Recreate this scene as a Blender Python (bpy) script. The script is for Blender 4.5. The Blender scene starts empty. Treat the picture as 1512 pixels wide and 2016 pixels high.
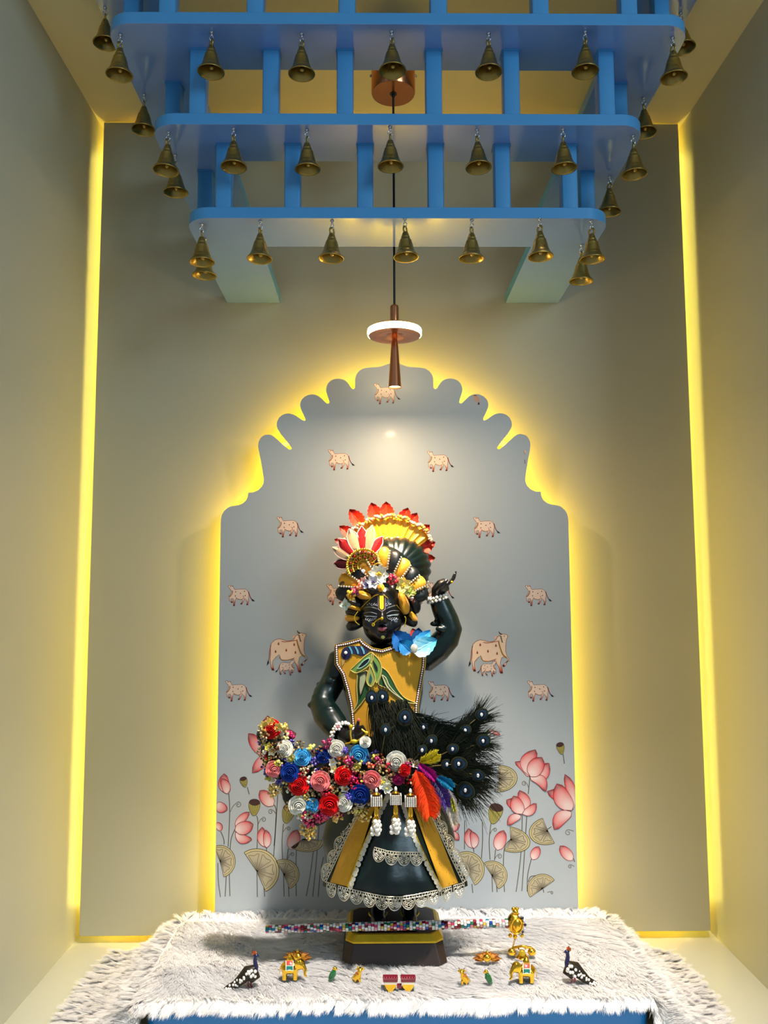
import bpy, bmesh, math, random
import numpy as np
from mathutils import Vector, Matrix, geometry
from mathutils.bvhtree import BVHTree
random.seed(7); RNG = np.random.default_rng(7)
sc = bpy.context.scene
COL = sc.collection
PI = math.pi

# ------------------------------------------------------------------ camera
FPX, CX, CY = 1617.0, 756.0, 1008.0            # focal length and centre in pixels of the 1512x2016 frame
def _n(v): return v / np.linalg.norm(v)
_Y = _n(np.array([-18.0, -157.0, -FPX])); _Z = np.array([-66.0, 16655.0, -FPX]); _Z = _n(_Z - _Y * _Z.dot(_Y)); _X = np.cross(_Y, _Z)
CM = np.array([_X, _Y, _Z])                    # world = CM @ camera
CP = np.array([-0.042, -1.757, 0.699])
cam = bpy.data.cameras.new('camera'); camo = bpy.data.objects.new('camera', cam); COL.objects.link(camo)
cam.sensor_fit = 'VERTICAL'; cam.sensor_height = 36.0; cam.lens = FPX / 2016 * 36; cam.clip_start = 0.01
_m = Matrix([list(CM[0]) + [CP[0]], list(CM[1]) + [CP[1]], list(CM[2]) + [CP[2]], [0, 0, 0, 1]])
camo.matrix_world = _m
sc.camera = camo
sc.view_settings.view_transform = 'Standard'; sc.view_settings.look = 'None'
sc.cycles.max_bounces = 6; sc.cycles.diffuse_bounces = 4; sc.cycles.glossy_bounces = 3; sc.cycles.transmission_bounces = 2; sc.cycles.caustics_reflective = False; sc.cycles.caustics_refractive = False
sc.view_settings.exposure = 0.0; sc.view_settings.gamma = 1.0; sc.view_settings.use_curve_mapping = False

# ------------------------------------------------------------------ world and room light
wd = bpy.data.worlds.new('room_air'); sc.world = wd; wd.use_nodes = True
wd.node_tree.nodes['Background'].inputs[0].default_value = (0.74, 0.86, 1.0, 1)
wd.node_tree.nodes['Background'].inputs[1].default_value = 0.32
def area(name, loc, target, sx, sy, power, col, spread=180):
    l = bpy.data.lights.new(name, 'AREA'); l.shape = 'RECTANGLE'; l.size = sx; l.size_y = sy; l.energy = power; l.color = col
    l.spread = math.radians(spread)
    o = bpy.data.objects.new(name, l); COL.objects.link(o); o.location = loc
    o.rotation_euler = (Vector(target) - Vector(loc)).to_track_quat('-Z', 'Y').to_euler(); return o
area('room_window_light', (2.1, -3.8, 2.0), (0, 0, 1.2), 1.3, 1.0, 46, (0.60, 0.85, 1.0))
rd = bpy.data.lights.new('room_downlight', 'SPOT'); rd.energy = 470; rd.color = (1.0, 0.91, 0.80); rd.spot_size = math.radians(37); rd.spot_blend = 0.9; rd.shadow_soft_size = 0.06
rdo = bpy.data.objects.new('room_downlight', rd); COL.objects.link(rdo); rdo.location = (0.38, -1.06, 2.6); rdo.rotation_euler = (Vector((0.0, -0.33, 0.0)) - Vector((0.38, -1.06, 2.6))).to_track_quat('-Z', 'Y').to_euler()

# ------------------------------------------------------------------ pixel to world helpers
def ray(px, py): return CM @ np.array([px - CX, CY - py, -FPX])
def at(px, py, Y): d = ray(px, py); return Vector(CP + d * ((Y - CP[1]) / d[1]))
def atz(px, py, Z): d = ray(px, py); return Vector(CP + d * ((Z - CP[2]) / d[2]))
def pxs(Y): return (Y - CP[1]) / FPX           # metres per pixel on the plane y=Y

# ------------------------------------------------------------------ materials
def lin(c):
    return tuple((x / 12.92 if x <= 0.04045 else ((x + 0.055) / 1.055) ** 2.4) for x in [v / 255 for v in c[:3]]) + (1,)
MATS = {}
def mat(name, col=(200, 200, 200), rough=0.5, metal=0.0, noise=0.0, scale=30.0, bump=0.0, bscale=None, coat=0.0, emit=None, es=0.0,
        attr=False, sheen=0.0, spec=0.5, trans=0.0, stretch=None):
    if name in MATS: return MATS[name]
    m = bpy.data.materials.new(name); m.use_nodes = True; nt = m.node_tree; N = nt.nodes; L = nt.links
    b = N['Principled BSDF']
    b.inputs['Base Color'].default_value = lin(col); b.inputs['Roughness'].default_value = rough; b.inputs['Metallic'].default_value = metal
    b.inputs['Coat Weight'].default_value = coat; b.inputs['Coat Roughness'].default_value = 0.12
    b.inputs['Sheen Weight'].default_value = sheen; b.inputs['Specular IOR Level'].default_value = spec
    b.inputs['Transmission Weight'].default_value = trans
    if emit: b.inputs['Emission Color'].default_value = lin(emit); b.inputs['Emission Strength'].default_value = es
    src = None
    if attr:
        a = N.new('ShaderNodeAttribute'); a.attribute_name = 'Col'; src = a.outputs['Color']
        L.new(src, b.inputs['Base Color'])
    if noise > 0 or bump > 0:
        tc = N.new('ShaderNodeTexCoord'); vec = tc.outputs['Object']
        if stretch:
            mp = N.new('ShaderNodeMapping'); mp.inputs['Scale'].default_value = stretch; L.new(vec, mp.inputs[0]); vec = mp.outputs[0]
        nz = N.new('ShaderNodeTexNoise'); nz.inputs['Scale'].default_value = scale; nz.inputs['Detail'].default_value = 5; L.new(vec, nz.inputs['Vector'])
        if noise > 0:
            mr = N.new('ShaderNodeMapRange'); mr.inputs['To Min'].default_value = 1 - noise; mr.inputs['To Max'].default_value = 1 + noise
            L.new(nz.outputs['Fac'], mr.inputs['Value'])
            hs = N.new('ShaderNodeHueSaturation'); hs.inputs['Color'].default_value = lin(col)
            if src: L.new(src, hs.inputs['Color'])
            L.new(mr.outputs[0], hs.inputs['Value']); L.new(hs.outputs[0], b.inputs['Base Color'])
        if bump > 0:
            nb = nz
            if bscale:
                nb = N.new('ShaderNodeTexNoise'); nb.inputs['Scale'].default_value = bscale; nb.inputs['Detail'].default_value = 3; L.new(vec, nb.inputs['Vector'])
            bp = N.new('ShaderNodeBump'); bp.inputs['Strength'].default_value = bump; bp.inputs['Distance'].default_value = 0.002
            L.new(nb.outputs['Fac'], bp.inputs['Height']); L.new(bp.outputs[0], b.inputs['Normal'])
    MATS[name] = m; return m
LAM = mat('beige_laminate', (184, 185, 170), 0.42, noise=0.03, scale=6, bump=0.05, bscale=900)
LAMB = mat('beige_laminate_panel', (180, 177, 156), 0.45, noise=0.04, scale=5, bump=0.05, bscale=900)
CEIL = mat('cream_ceiling_paint', (228, 214, 168), 0.6, noise=0.03, scale=8, bump=0.08, bscale=600)
BLUE = mat('blue_gloss_paint', (76, 152, 206), 0.34, noise=0.05, scale=25, bump=0.06, bscale=160, coat=0.1, spec=0.35)
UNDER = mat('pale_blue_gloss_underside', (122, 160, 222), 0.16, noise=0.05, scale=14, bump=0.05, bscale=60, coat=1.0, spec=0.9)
ARCHM = mat('pale_grey_laminate', (170, 178, 184), 0.42, noise=0.02, scale=4, bump=0.03, bscale=90, coat=0.04)
PRINT = mat('printed_ink', (255, 255, 255), 0.28, attr=True, noise=0.05, scale=120)
BRASS = mat('aged_brass', (168, 144, 76), 0.34, metal=1.0, noise=0.25, scale=90, bump=0.15, bscale=300)
STEEL = mat('bright_steel', (205, 208, 212), 0.18, metal=1.0)
COPPER = mat('rose_copper', (214, 140, 96), 0.22, metal=1.0, noise=0.05, scale=40)
GOLD = mat('bright_gold', (246, 196, 62), 0.2, metal=1.0, noise=0.12, scale=120, bump=0.1, bscale=400)
BLACKC = mat('black_cord', (14, 14, 14), 0.55, noise=0.1, scale=200)
WHITE = mat('pearl_white', (236, 230, 220), 0.25, noise=0.04, scale=200, coat=0.4)
CHOWKI = mat('blue_table_paint', (30, 118, 190), 0.35, noise=0.05, scale=20)
LEDM = mat('yellow_led_tape', (255, 210, 90), 0.5, emit=(255, 206, 58), es=3.0)

# ------------------------------------------------------------------ mesh helpers
class MB:
    def __init__(s): s.v = []; s.f = []; s.c = []
    def add(s, vs, fs, col=None):
        k = len(s.v); s.v += [tuple(p) for p in vs]; s.f += [tuple(i + k for i in f) for f in fs]
        if col is not None and len(col) == len(vs) and not isinstance(col[0], (int, float)): s.c += [tuple(c) for c in col]
        else:
            c = lin(col) if col is not None else (1, 1, 1, 1); s.c += [c] * len(vs)
    def box(s, c, d, R=None, col=None):
        c = Vector(c); v = []
        for x in (-.5, .5):
            for y in (-.5, .5):
                for z in (-.5, .5):
                    p = Vector((x * d[0], y * d[1], z * d[2])); v.append(c + (R @ p if R else p))
        s.add(v, [(0, 1, 3, 2), (4, 6, 7, 5), (0, 4, 5, 1), (2, 3, 7, 6), (0, 2, 6, 4), (1, 5, 7, 3)], col)
    def tube(s, pts, rad, n=8, cap=True, closed=False, col=None, flat=1.0, up=None):
        pts = [Vector(p) for p in pts]; m = len(pts)
        if not hasattr(rad, '__len__'): rad = [rad] * m
        T = []
        for i in range(m):
            a = pts[(i - 1) % m] if (closed or i > 0) else pts[i]; b = pts[(i + 1) % m] if (closed or i < m - 1) else pts[i]
            t = b - a; T.append(t.normalized() if t.length > 1e-9 else Vector((0, 0, 1)))
        u = Vector(up) if up is not None else (Vector((0, 0, 1)) if abs(T[0].z) < .9 else Vector((1, 0, 0)))
        u = (u - T[0] * u.dot(T[0])).normalized(); v = []; cols = []
        for i in range(m):
            u = (u - T[i] * u.dot(T[i]))
            u = u.normalized() if u.length > 1e-9 else T[i].orthogonal().normalized()
            w = T[i].cross(u)
            for k in range(n):
                a = 2 * PI * k / n; v.append(pts[i] + u * (math.cos(a) * rad[i] * flat) + w * (math.sin(a) * rad[i]))
            if col is not None and not isinstance(col[0], (int, float)): cols += [col[i]] * n
        f = []
        for i in range(m if closed else m - 1):
            j = (i + 1) % m
            for k in range(n): f.append((i * n + k, i * n + (k + 1) % n, j * n + (k + 1) % n, j * n + k))
        if cap and not closed: f += [tuple(range(n))[::-1], tuple((m - 1) * n + k for k in range(n))]
        s.add(v, f, cols if cols else col)
    def lathe(s, prof, n=24, M=None, col=None, cap=False):
        v = []; f = []; m = len(prof)
        for r, z in prof:
            for k in range(n):
                a = 2 * PI * k / n; p = Vector((r * math.cos(a), r * math.sin(a), z)); v.append(M @ p if M else p)
        for i in range(m - 1):
            for k in range(n): f.append((i * n + k, i * n + (k + 1) % n, (i + 1) * n + (k + 1) % n, (i + 1) * n + k))
        if cap: f += [tuple(range(n))[::-1], tuple((m - 1) * n + k for k in range(n))]
        s.add(v, f, col)
    def ell(s, c, r, nu=12, nv=8, R=None, col=None):
        c = Vector(c); r = r if hasattr(r, '__len__') else (r, r, r); v = []; f = []
        for j in range(1, nv):
            t = PI * j / nv
            for k in range(nu):
                a = 2 * PI * k / nu; p = Vector((r[0] * math.sin(t) * math.cos(a), r[1] * math.sin(t) * math.sin(a), r[2] * math.cos(t)))
                v.append(c + (R @ p if R else p))
        top = Vector((0, 0, r[2])); bot = -top; v += [c + (R @ top if R else top), c + (R @ bot if R else bot)]
        a, b = len(v) - 2, len(v) - 1
        for k in range(nu):
            k2 = (k + 1) % nu; f.append((a, k, k2)); f.append((b, (nv - 2) * nu + k2, (nv - 2) * nu + k))
            for j in range(nv - 2): f.append((j * nu + k, (j + 1) * nu + k, (j + 1) * nu + k2, j * nu + k2))
        s.add(v, f, col)
    def grid(s, fn, nu, nv, col=None, closeu=False):
        v = [fn(i / (nu - (0 if closeu else 1)), j / (nv - 1)) for j in range(nv) for i in range(nu)]; f = []
        for j in range(nv - 1):
            for i in range(nu if closeu else nu - 1):
                i2 = (i + 1) % nu; f.append((j * nu + i, j * nu + i2, (j + 1) * nu + i2, (j + 1) * nu + i))
        cc = [col(i / (nu - (0 if closeu else 1)), j / (nv - 1)) for j in range(nv) for i in range(nu)] if callable(col) else col
        s.add(v, f, cc)
    def prism(s, poly, a, b, axis='y', col=None):
        """poly of 2-D points; axis y: points are (x,z), axis z: points are (x,y)"""
        mk = (lambda p, t: (p[0], t, p[1])) if axis == 'y' else (lambda p, t: (p[0], p[1], t))
        n = len(poly); tris = geometry.tessellate_polygon([[Vector((p[0], p[1], 0)) for p in poly]])
        v = [mk(p, a) for p in poly] + [mk(p, b) for p in poly]; f = [tuple(t) for t in tris] + [tuple(i + n for i in t[::-1]) for t in tris]
        f += [(i, (i + 1) % n, n + (i + 1) % n, n + i) for i in range(n)]
        s.add(v, f, col)
    def mesh(s, name):
        me = bpy.data.meshes.new(name); me.from_pydata(s.v, [], s.f); return me
    def build(s, name, m=None, parent=None, smooth=True, recalc=True, **tags):
        me = s.mesh(name)
        if any(c != (1, 1, 1, 1) for c in s.c):
            ca = me.color_attributes.new('Col', 'FLOAT_COLOR', 'POINT'); ca.data.foreach_set('color', np.array(s.c, dtype=np.float32).ravel())
        if recalc:
            bm = bmesh.new(); bm.from_mesh(me); bmesh.ops.recalc_face_normals(bm, faces=bm.faces); bm.to_mesh(me); bm.free()
        return link(name, me, m, parent, smooth, **tags)
def link(name, me, m=None, parent=None, smooth=True, **tags):
    if m is not None and not me.materials: me.materials.append(m)
    if smooth and me.polygons:
        me.polygons.foreach_set('use_smooth', [True] * len(me.polygons))
        try: me.set_sharp_from_angle(angle=math.radians(42))
        except Exception: pass
    o = bpy.data.objects.new(name, me); COL.objects.link(o)
    if parent is not None: o.parent = parent
    for k, v in tags.items(): o[k] = v
    return o
def share(name, src, parent=None, M=None, mat_=None, **tags):
    o = src.copy(); o.name = name; COL.objects.link(o)
    for k in list(o.keys()): del o[k]
    o.parent = parent
    if M is not None: o.matrix_local = M
    for k, v in tags.items(): o[k] = v
    return o
def empty(name, loc=(0, 0, 0), label=None, cat=None, group=None):
    o = bpy.data.objects.new(name, None); COL.objects.link(o); o.location = loc; o.empty_display_size = 0.02
    if label: o['label'] = label
    if cat: o['category'] = cat
    if group: o['group'] = group
    return o
def reparent(o, p):
    o.parent = p; o.matrix_parent_inverse = Matrix.Translation(-p.location)
def bevel(o, w=0.0015, seg=2):
    b = o.modifiers.new('edge_round', 'BEVEL'); b.width = w; b.segments = seg; b.limit_method = 'ANGLE'; return o
def frame(o, x, z):
    """matrix with origin o, local x along x, local z along z"""
    x = Vector(x).normalized(); z = Vector(z); z = (z - x * z.dot(x)).normalized(); y = z.cross(x)
    return Matrix(((x.x, y.x, z.x, o[0]), (x.y, y.y, z.y, o[1]), (x.z, y.z, z.z, o[2]), (0, 0, 0, 1)))
def mixc(a, b, t): return tuple(a[i] * (1 - t) + b[i] * t for i in range(4))

# ------------------------------------------------------------------ the niche
HW, ZC, G = 0.647, 1.7555, 0.0135               # half width of the back panel, ceiling, shadow gap
YB, YF = 0.092, -0.68                          # rear wall, front of the niche
def struct(name, lo, hi, m):
    b = MB(); b.box([(lo[i] + hi[i]) / 2 for i in range(3)], [hi[i] - lo[i] for i in range(3)]); o = b.build(name, m, smooth=False); o['kind'] = 'structure'; return o
WX = HW + G
struct('wall_left', (-WX - .05, YF, -.06), (-WX, YB + .05, ZC + .06), LAM)
struct('wall_right', (WX, YF, -.06), (WX + .05, YB + .05, ZC + .06), LAM)
struct('wall_back', (-WX, YB, -G), (WX, YB + .05, ZC), LAM)
struct('floor', (-WX, YF, -.06), (WX, YB + .05, -G), LAM)
struct('ceiling', (-WX, YF, ZC), (WX, YB + .05, ZC + .06), CEIL)
b = MB(); b.box((0, .009, (ZC - .006) / 2 + .001), (2 * HW, .018, ZC - .008)); bp = b.build('back_panel', LAMB, smooth=False,
    label='tall beige back panel of the niche, glowing yellow along its edges', category='panel')
bevel(bp, .001)
def strip_light(name, loc, lx, ly, direction, power):
    l = bpy.data.lights.new(name, 'AREA'); l.shape = 'RECTANGLE'; l.size = lx; l.size_y = ly; l.energy = power; l.color = (1.0, 0.82, 0.13)
    o = bpy.data.objects.new(name, l); COL.objects.link(o); o.location = loc
    o.rotation_euler = Vector(direction).to_track_quat('-Z', 'Z' if abs(direction[2]) < .5 else 'X').to_euler(); return o
LED_E = 1.35
for sx in (-1, 1):
    b = MB(); b.box((sx * (HW - .017), YB - .003, ZC / 2), (.008, .004, ZC - .06)); b.build('led_tape', LEDM, bp, smooth=False)
    strip_light('side_led_light', (sx * (HW - .017), YB - .007, ZC / 2), .006, ZC - .06, (0, -1, 0), LED_E)
for z, e in ((.018, .62), (ZC - .013, 3.6)):
    b = MB(); b.box((0, YB - .003, z), (2 * HW - .06, .004, .008)); b.build('led_tape', LEDM, bp, smooth=False)
    o = strip_light('edge_led_light', (0, YB - .007, z), 2 * HW - .06, .006, (0, -1, 0), LED_E * e)
    o.rotation_euler = (PI / 2, 0, 0)

# ------------------------------------------------------------------ the scalloped arch panel
YA, YAB = -0.064, -0.048
half = [(75, 1380), (77, 1350), (86, 1315), (103, 1286), (135, 1257), (160, 1247), (185, 1243), (225, 1236), (258, 1222), (285, 1197), (299, 1165), (303, 1133),
        (345, 1130), (385, 1113), (413, 1085), (428, 1055), (431, 1028), (422, 960), (405, 860), (390, 790), (384, 750), (386, 722), (398, 692), (416, 669), (440, 657), (468, 652), (492, 656), (515, 670),
        (570, 718), (622, 762), (640, 776), (654, 777), (662, 768), (656, 756), (615, 702), (568, 644), (545, 606), (537, 578), (540, 548), (556, 515), (582, 492), (612, 481), (645, 479), (675, 487), (700, 500),
        (738, 526), (757, 537), (770, 537), (776, 527), (762, 495), (742, 452), (732, 422), (731, 398), (742, 368), (766, 342), (798, 325), (830, 320), (862, 325), (886, 337), (905, 352),
        (940, 385), (953, 396), (966, 396), (973, 386), (966, 358), (953, 318), (946, 290), (948, 262), (962, 228), (987, 205), (1018, 193), (1050, 190), (1080, 195), (1108, 208), (1128, 228),
        (1148, 258), (1158, 273), (1172, 278), (1184, 268), (1186, 235), (1186, 190), (1196, 158), (1216, 130), (1245, 110), (1280, 101), (1330, 97), (1372, 95), (1410, 88), (1450, 72), (1490, 58)]
hw = [at(420 + x / 4.2, 700 + y / 4.2, YA) for x, y in half]
xc = hw[-1].x
hw = [(min(p.x - 0.0035, 0), p.z) for p in hw]; hw[-1] = (0.0, hw[-1][1])
XA = -hw[0][0]
outline = [(-XA, .004)] + hw + [(-x, z) for x, z in hw[::-1][1:]] + [(XA, .004)]
b = MB(); b.prism(outline, YA, YAB)
arch = b.build('arch_panel', ARCHM, smooth=False, label='pale grey scalloped arch panel printed with cows and lotus flowers', category='panel')
# LED tape following the arch edge, standing between the two panels
def inset(poly, d):
    out = []; n = len(poly)
    for i in range(n):
        p0, p1, p2 = Vector(poly[i - 1]), Vector(poly[i]), Vector(poly[(i + 1) % n]); t = (p2 - p0)
        nn = Vector((t.y, -t.x)); nn = nn.normalized() if nn.length > 1e-9 else Vector((0, 0)); out.append(p1 + nn * d)
    return out
led_px = [(79, 1800), (79, 1330), (125, 1270), (200, 1245), (300, 1170), (400, 1110), (432, 1020), (400, 850), (390, 740), (470, 690), (560, 650), (560, 560), (640, 505), (745, 460), (760, 380), (830, 345), (955, 340), (975, 250), (1050, 215), (1190, 230), (1225, 150), (1300, 115), (1400, 105), (1490, 75)]
lp = [at(420 + x / 4.2, 700 + y / 4.2, YA) for x, y in led_px]; lp = [(min(p.x - .0035 + .014, 0), p.z - (.012 if i > 6 else .004)) for i, p in enumerate(lp)]
lp[0] = (lp[1][0], .03); lp[-1] = (0, lp[-1][1])
path = lp + [(-x, z) for x, z in lp[::-1][1:]]
b = MB()
for i in range(len(path) - 1):
    (x0, z0), (x1, z1) = path[i], path[i + 1]
    for a in range(2):
        pass
    t = Vector((x1 - x0, z1 - z0)).normalized(); nx, nz = t.y * .0008, -t.x * .0008
    v = [(x0 - nx, -.0035, z0 - nz), (x1 - nx, -.0035, z1 - nz), (x1 - nx, -.0455, z1 - nz), (x0 - nx, -.0455, z0 - nz)]
    v += [(x + 2 * nx, y, z + 2 * nz) for x, y, z in v]
    b.add(v, [(0, 1, 2, 3), (7, 6, 5, 4), (0, 4, 5, 1), (2, 6, 7, 3)])
ARCHLED = mat('arch_led_tape', (255, 210, 90), 0.5, emit=(255, 216, 40), es=11.0)
b.build('led_tape', ARCHLED, arch, smooth=False, recalc=True)

# ------------------------------------------------------------------ the blue tiered canopy
TW, TT, PW = 0.1165, 0.0195, 0.0275
TZ = [1.332, 1.4665, 1.601, 1.7355]            # undersides
TF = [-0.4135, -0.469, -0.527, -0.585]         # fronts
TH = [0.3645, 0.412, 0.4715, 0.529]            # half widths
canopy = empty('bell_canopy', (0, 0, TZ[0]), 'blue stepped wooden canopy of four tiers hanging from the ceiling', 'canopy')
def rounded(h, f, r, n=10):
    pts = [(-h, -.0005)]
    for k in range(n + 1): a = PI + (PI / 2) * k / n; pts.append((-h + r + r * math.cos(a), f + r + r * math.sin(a)))
    for k in range(n + 1): a = 1.5 * PI + (PI / 2) * k / n; pts.append((h - r + r * math.cos(a), f + r + r * math.sin(a)))
    return pts + [(h, -.0005), (h - TW, -.0005), (h - TW, f + TW), (-h + TW, f + TW), (-h + TW, -.0005)]
for z, f, h in zip(TZ, TF, TH):
    b = MB(); b.prism(rounded(h, f, .042), z, z + TT - (0 if z < 1.7 else .0005), 'z'); o = b.build('tier_board', BLUE, smooth=True); reparent(o, canopy); bevel(o, .0012)
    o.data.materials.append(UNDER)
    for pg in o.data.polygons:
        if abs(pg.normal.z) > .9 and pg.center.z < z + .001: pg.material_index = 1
post = None
def add_post(x, y, z0, z1):
    b = MB(); hx = PW / 2; r = .004; pl = []
    for cx, cy, a0 in ((hx - r, hx - r, 0), (-hx + r, hx - r, PI / 2), (-hx + r, -hx + r, PI), (hx - r, -hx + r, 1.5 * PI)):
        for k in range(3): a = a0 + PI / 4 * k; pl.append((x + cx + r * math.cos(a), y + cy + r * math.sin(a)))
    b.prism(pl, z0 - .0006, z1 + .0006, 'z'); b.add([], [])
    # little flare of filler where the post meets the board above
    pl2 = [(x + (p[0] - x) * 1.12, y + (p[1] - y) * 1.12) for p in pl]; b.prism(pl2, z1 - .0035, z1 + .0004, 'z')
    o = b.build('post', BLUE, smooth=True); reparent(o, canopy)
FR = [[438.5, 575, 719, 859, 991, 1124], [387, 532, 679, 855, 1009, 1197], [328, 501.5, 683, 864, 1065, 1240]]
FRY = [400, 222, 22]
for k in range(3):
    y = TF[k] + PW / 2 + .0012; z0, z1 = TZ[k] + TT, TZ[k + 1]
    for x in FR[k]: add_post(at(x, FRY[k], TF[k]).x, y, z0, z1)
    for s in (-1, 1):
        for q in (.105, .235): add_post(s * (TH[k] - PW / 2 - .001), TF[k] + q, z0, z1)

# ------------------------------------------------------------------ brass bells
def make_bell_meshes():
    r = {}
    b = MB()                                    # steel screw hook: eyelet knob, shank and ring
    b.lathe([(.0001, 0), (.0032, -.0002), (.0034, -.0014), (.0016, -.0022), (.0014, -.006), (.0001, -.006)], 10)
    b.ell((0, 0, -.0055), .0024, 8, 6)
    b.tube([(.0036 * math.sin(a), 0, -.0108 + .0044 * math.cos(a)) for a in [2 * PI * k / 14 for k in range(14)]], .0009, 6, closed=True)
    r['hook'] = b.mesh('hook')
    b = MB()
    b.tube([(0, .0056 * math.sin(a), -.0196 + .0062 * math.cos(a)) for a in [2 * PI * k / 18 for k in range(18)]], .0016, 8, closed=True)
    r['ring'] = b.mesh('ring')
    z0 = -.0252
    prof = [(.0001, z0 + .0016), (.0042, z0 + .0012), (.0056, z0 - .002), (.0066, z0 - .006), (.0074, z0 - .0072), (.0076, z0 - .0082), (.0074, z0 - .009), (.0094, z0 - .0128),
            (.0102, z0 - .0138), (.0101, z0 - .0148), (.0118, z0 - .020), (.0134, z0 - .0268), (.0148, z0 - .0318), (.0156, z0 - .0328), (.0157, z0 - .034), (.0176, z0 - .0376), (.0206, z0 - .041), (.0216, z0 - .0423),
            (.0219, z0 - .0434), (.0214, z0 - .0441), (.0204, z0 - .0436), (.0182, z0 - .0405), (.0156, z0 - .036), (.0136, z0 - .030), (.0112, z0 - .0205), (.0086, z0 - .0126), (.005, z0 - .006), (.0001, z0 - .004)]
    b = MB(); b.lathe(prof, 32); r['body'] = b.mesh('body')
    b = MB(); b.tube([(0, 0, z0 - .004), (.0006, 0, z0 - .020), (.0012, .0006, z0 - .031)], .0008, 6); b.ell((.0012, .0006, z0 - .0345), (.0042, .0042, .0046), 12, 8); r['clapper'] = b.mesh('clapper')
    return r
BM = make_bell_meshes()
for k, me in BM.items():
    me.materials.append(STEEL if k == 'hook' else BRASS)
    bm = bmesh.new(); bm.from_mesh(me); bmesh.ops.recalc_face_normals(bm, faces=bm.faces); bm.to_mesh(me); bm.free()
    me.polygons.foreach_set('use_smooth', [True] * len(me.polygons))
ORD = ['leftmost', 'second from the left', 'third from the left', 'middle', 'third from the right', 'second from the right', 'rightmost']
def bell(p, label, group):
    e = empty('brass_bell', p, label, 'bell', group); e.rotation_euler = (random.uniform(-.04, .04), random.uniform(-.04, .04), random.uniform(-.7, .7))
    for k in ('hook', 'ring', 'body', 'clapper'):
        o = bpy.data.objects.new({'hook': 'hook', 'ring': 'ring', 'body': 'bell_body', 'clapper': 'clapper'}[k], BM[k]); COL.objects.link(o); o.parent = e
HK = [[(397, 441), (513, 435), (654, 434), (797, 431), (929, 433), (1062, 430), (1164, 435)],
      [(332, 260), (460, 253), (604, 255), (768, 250), (939, 255), (1108, 254), (1246, 267)],
      [(237, 68), (417, 63), (594, 66), (771, 62), (962, 65), (1152, 62), (1324, 74)]]
TN = ['lowest', 'second', 'third']
for k in range(3):
    for i, (x, y) in enumerate(HK[k]):
        bell(atz(x, y, TZ[k]), f'brass bell, {ORD[i]} in the front row under the {TN[k]} tier' + (' up' if k else ''), 'brass bells under the blue tiers')
SB = [[(404, 470), (1145, 482)], [(345, 305), (1200, 348)], [(284, 186), (1267, 193)], [(207, 15), (1340, 26)]]
for k in range(4):
    for s, (x, y) in zip(('left', 'right'), SB[k]):
        bell(atz(x, y, TZ[k]), f'brass bell on the {s} side arm of the ' + (['lowest', 'second', 'third'] + ['topmost'])[k] + ' tier' + (' up' if k in (1, 2) else '') + ', behind its front row', 'brass bells under the blue tiers')

# ------------------------------------------------------------------ pendant lamp
YL = -0.283; LS = pxs(YL)
zd = at(774, 185, YL).z; XL = at(777, 690, YL).x
lamp = empty('pendant_lamp', (XL, YL, ZC), 'rose copper pendant lamp with glowing ring and downlight tube', 'lamp')
def lz(py): return at(777, py, YL).z
def addl(b, name, m, p=None, **k):
    o = b.build(name, m, **k)
    if p is None: reparent(o, lamp)
    else: o.parent = p; o.matrix_parent_inverse = p.matrix_world.inverted() if False else Matrix()
    return o
T0 = Matrix.Translation((XL, YL, 0))
b = MB(); b.lathe([(.0001, ZC), (.041, ZC), (.0415, ZC - .002), (.0415, zd + .0025), (.0405, zd), (.0001, zd)], 48, T0)
dr = addl(b, 'ceiling_cup', COPPER)
b = MB(); b.lathe([(.0001, zd - .0006), (.007, zd - .0006), (.007, zd + .002)], 16, T0); b.lathe([(.003, zd - .006), (.0035, zd)], 10, T0, cap=True)
o = addl(b, 'cord_grip', BLACKC)
for s in (-1, 1):
    b = MB(); b.ell((XL + s * .0425, YL, zd + .036), (.0025, .003, .003), 8, 6); addl(b, 'side_screw', STEEL)
b = MB(); b.tube([(XL, YL, zd), (XL, YL, lz(600))], .0021, 8); addl(b, 'cord', BLACKC)
zt, zr = lz(600), lz(657)
R0 = 55 * LS
b = MB(); b.lathe([(.0001, zt), (.005, zt - .0004), (.0075, zt - .0025), (.008, zt - .005), (.008, lz(636))], 24, T0); addl(b, 'stem', COPPER)
b = MB(); b.lathe([(.006, lz(633)), (.012, lz(635)), (R0 * .55, zr + .0165), (R0 * .86, zr + .0115), (R0 * .965, zr + .0085), (R0 * .95, zr + .007)], 48, T0); addl(b, 'disc_cap', COPPER)
b = MB(); b.lathe([(R0 * .968, zr - .0040), (R0 * .95, zr - .0052), (R0 * .8, zr - .0062), (R0 * .5, zr - .0058), (R0 * .25, zr - .003), (.006, zr + .002), (.006, zr + .006), (R0 * .9, zr + .006)], 48, T0); addl(b, 'disc_underside', COPPER)
RING = mat('warm_ring_diffuser', (255, 240, 215), 0.4, emit=(255, 214, 140), es=60.0)
b = MB(); b.lathe([(R0 * .93, zr + .0078), (R0 * .985, zr + .0072), (R0, zr + .0045), (R0, zr - .001), (R0 * .985, zr - .0036), (R0 * .968, zr - .0044), (R0 * .94, zr - .0042)], 64, T0); addl(b, 'light_ring', RING)
zb = lz(763)
b = MB(); b.lathe([(.0045, zr + .009), (.0048, lz(668)), (.0065, lz(680)), (.0118, zb + .002), (.0122, zb), (.0112, zb + .0004), (.0108, zb + .004), (.0001, zb + .006)], 28, T0); addl(b, 'downlight_tube', COPPER)
LENS = mat('downlight_lens', (255, 250, 240), 0.3, emit=(255, 226, 180), es=14.0)
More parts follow.
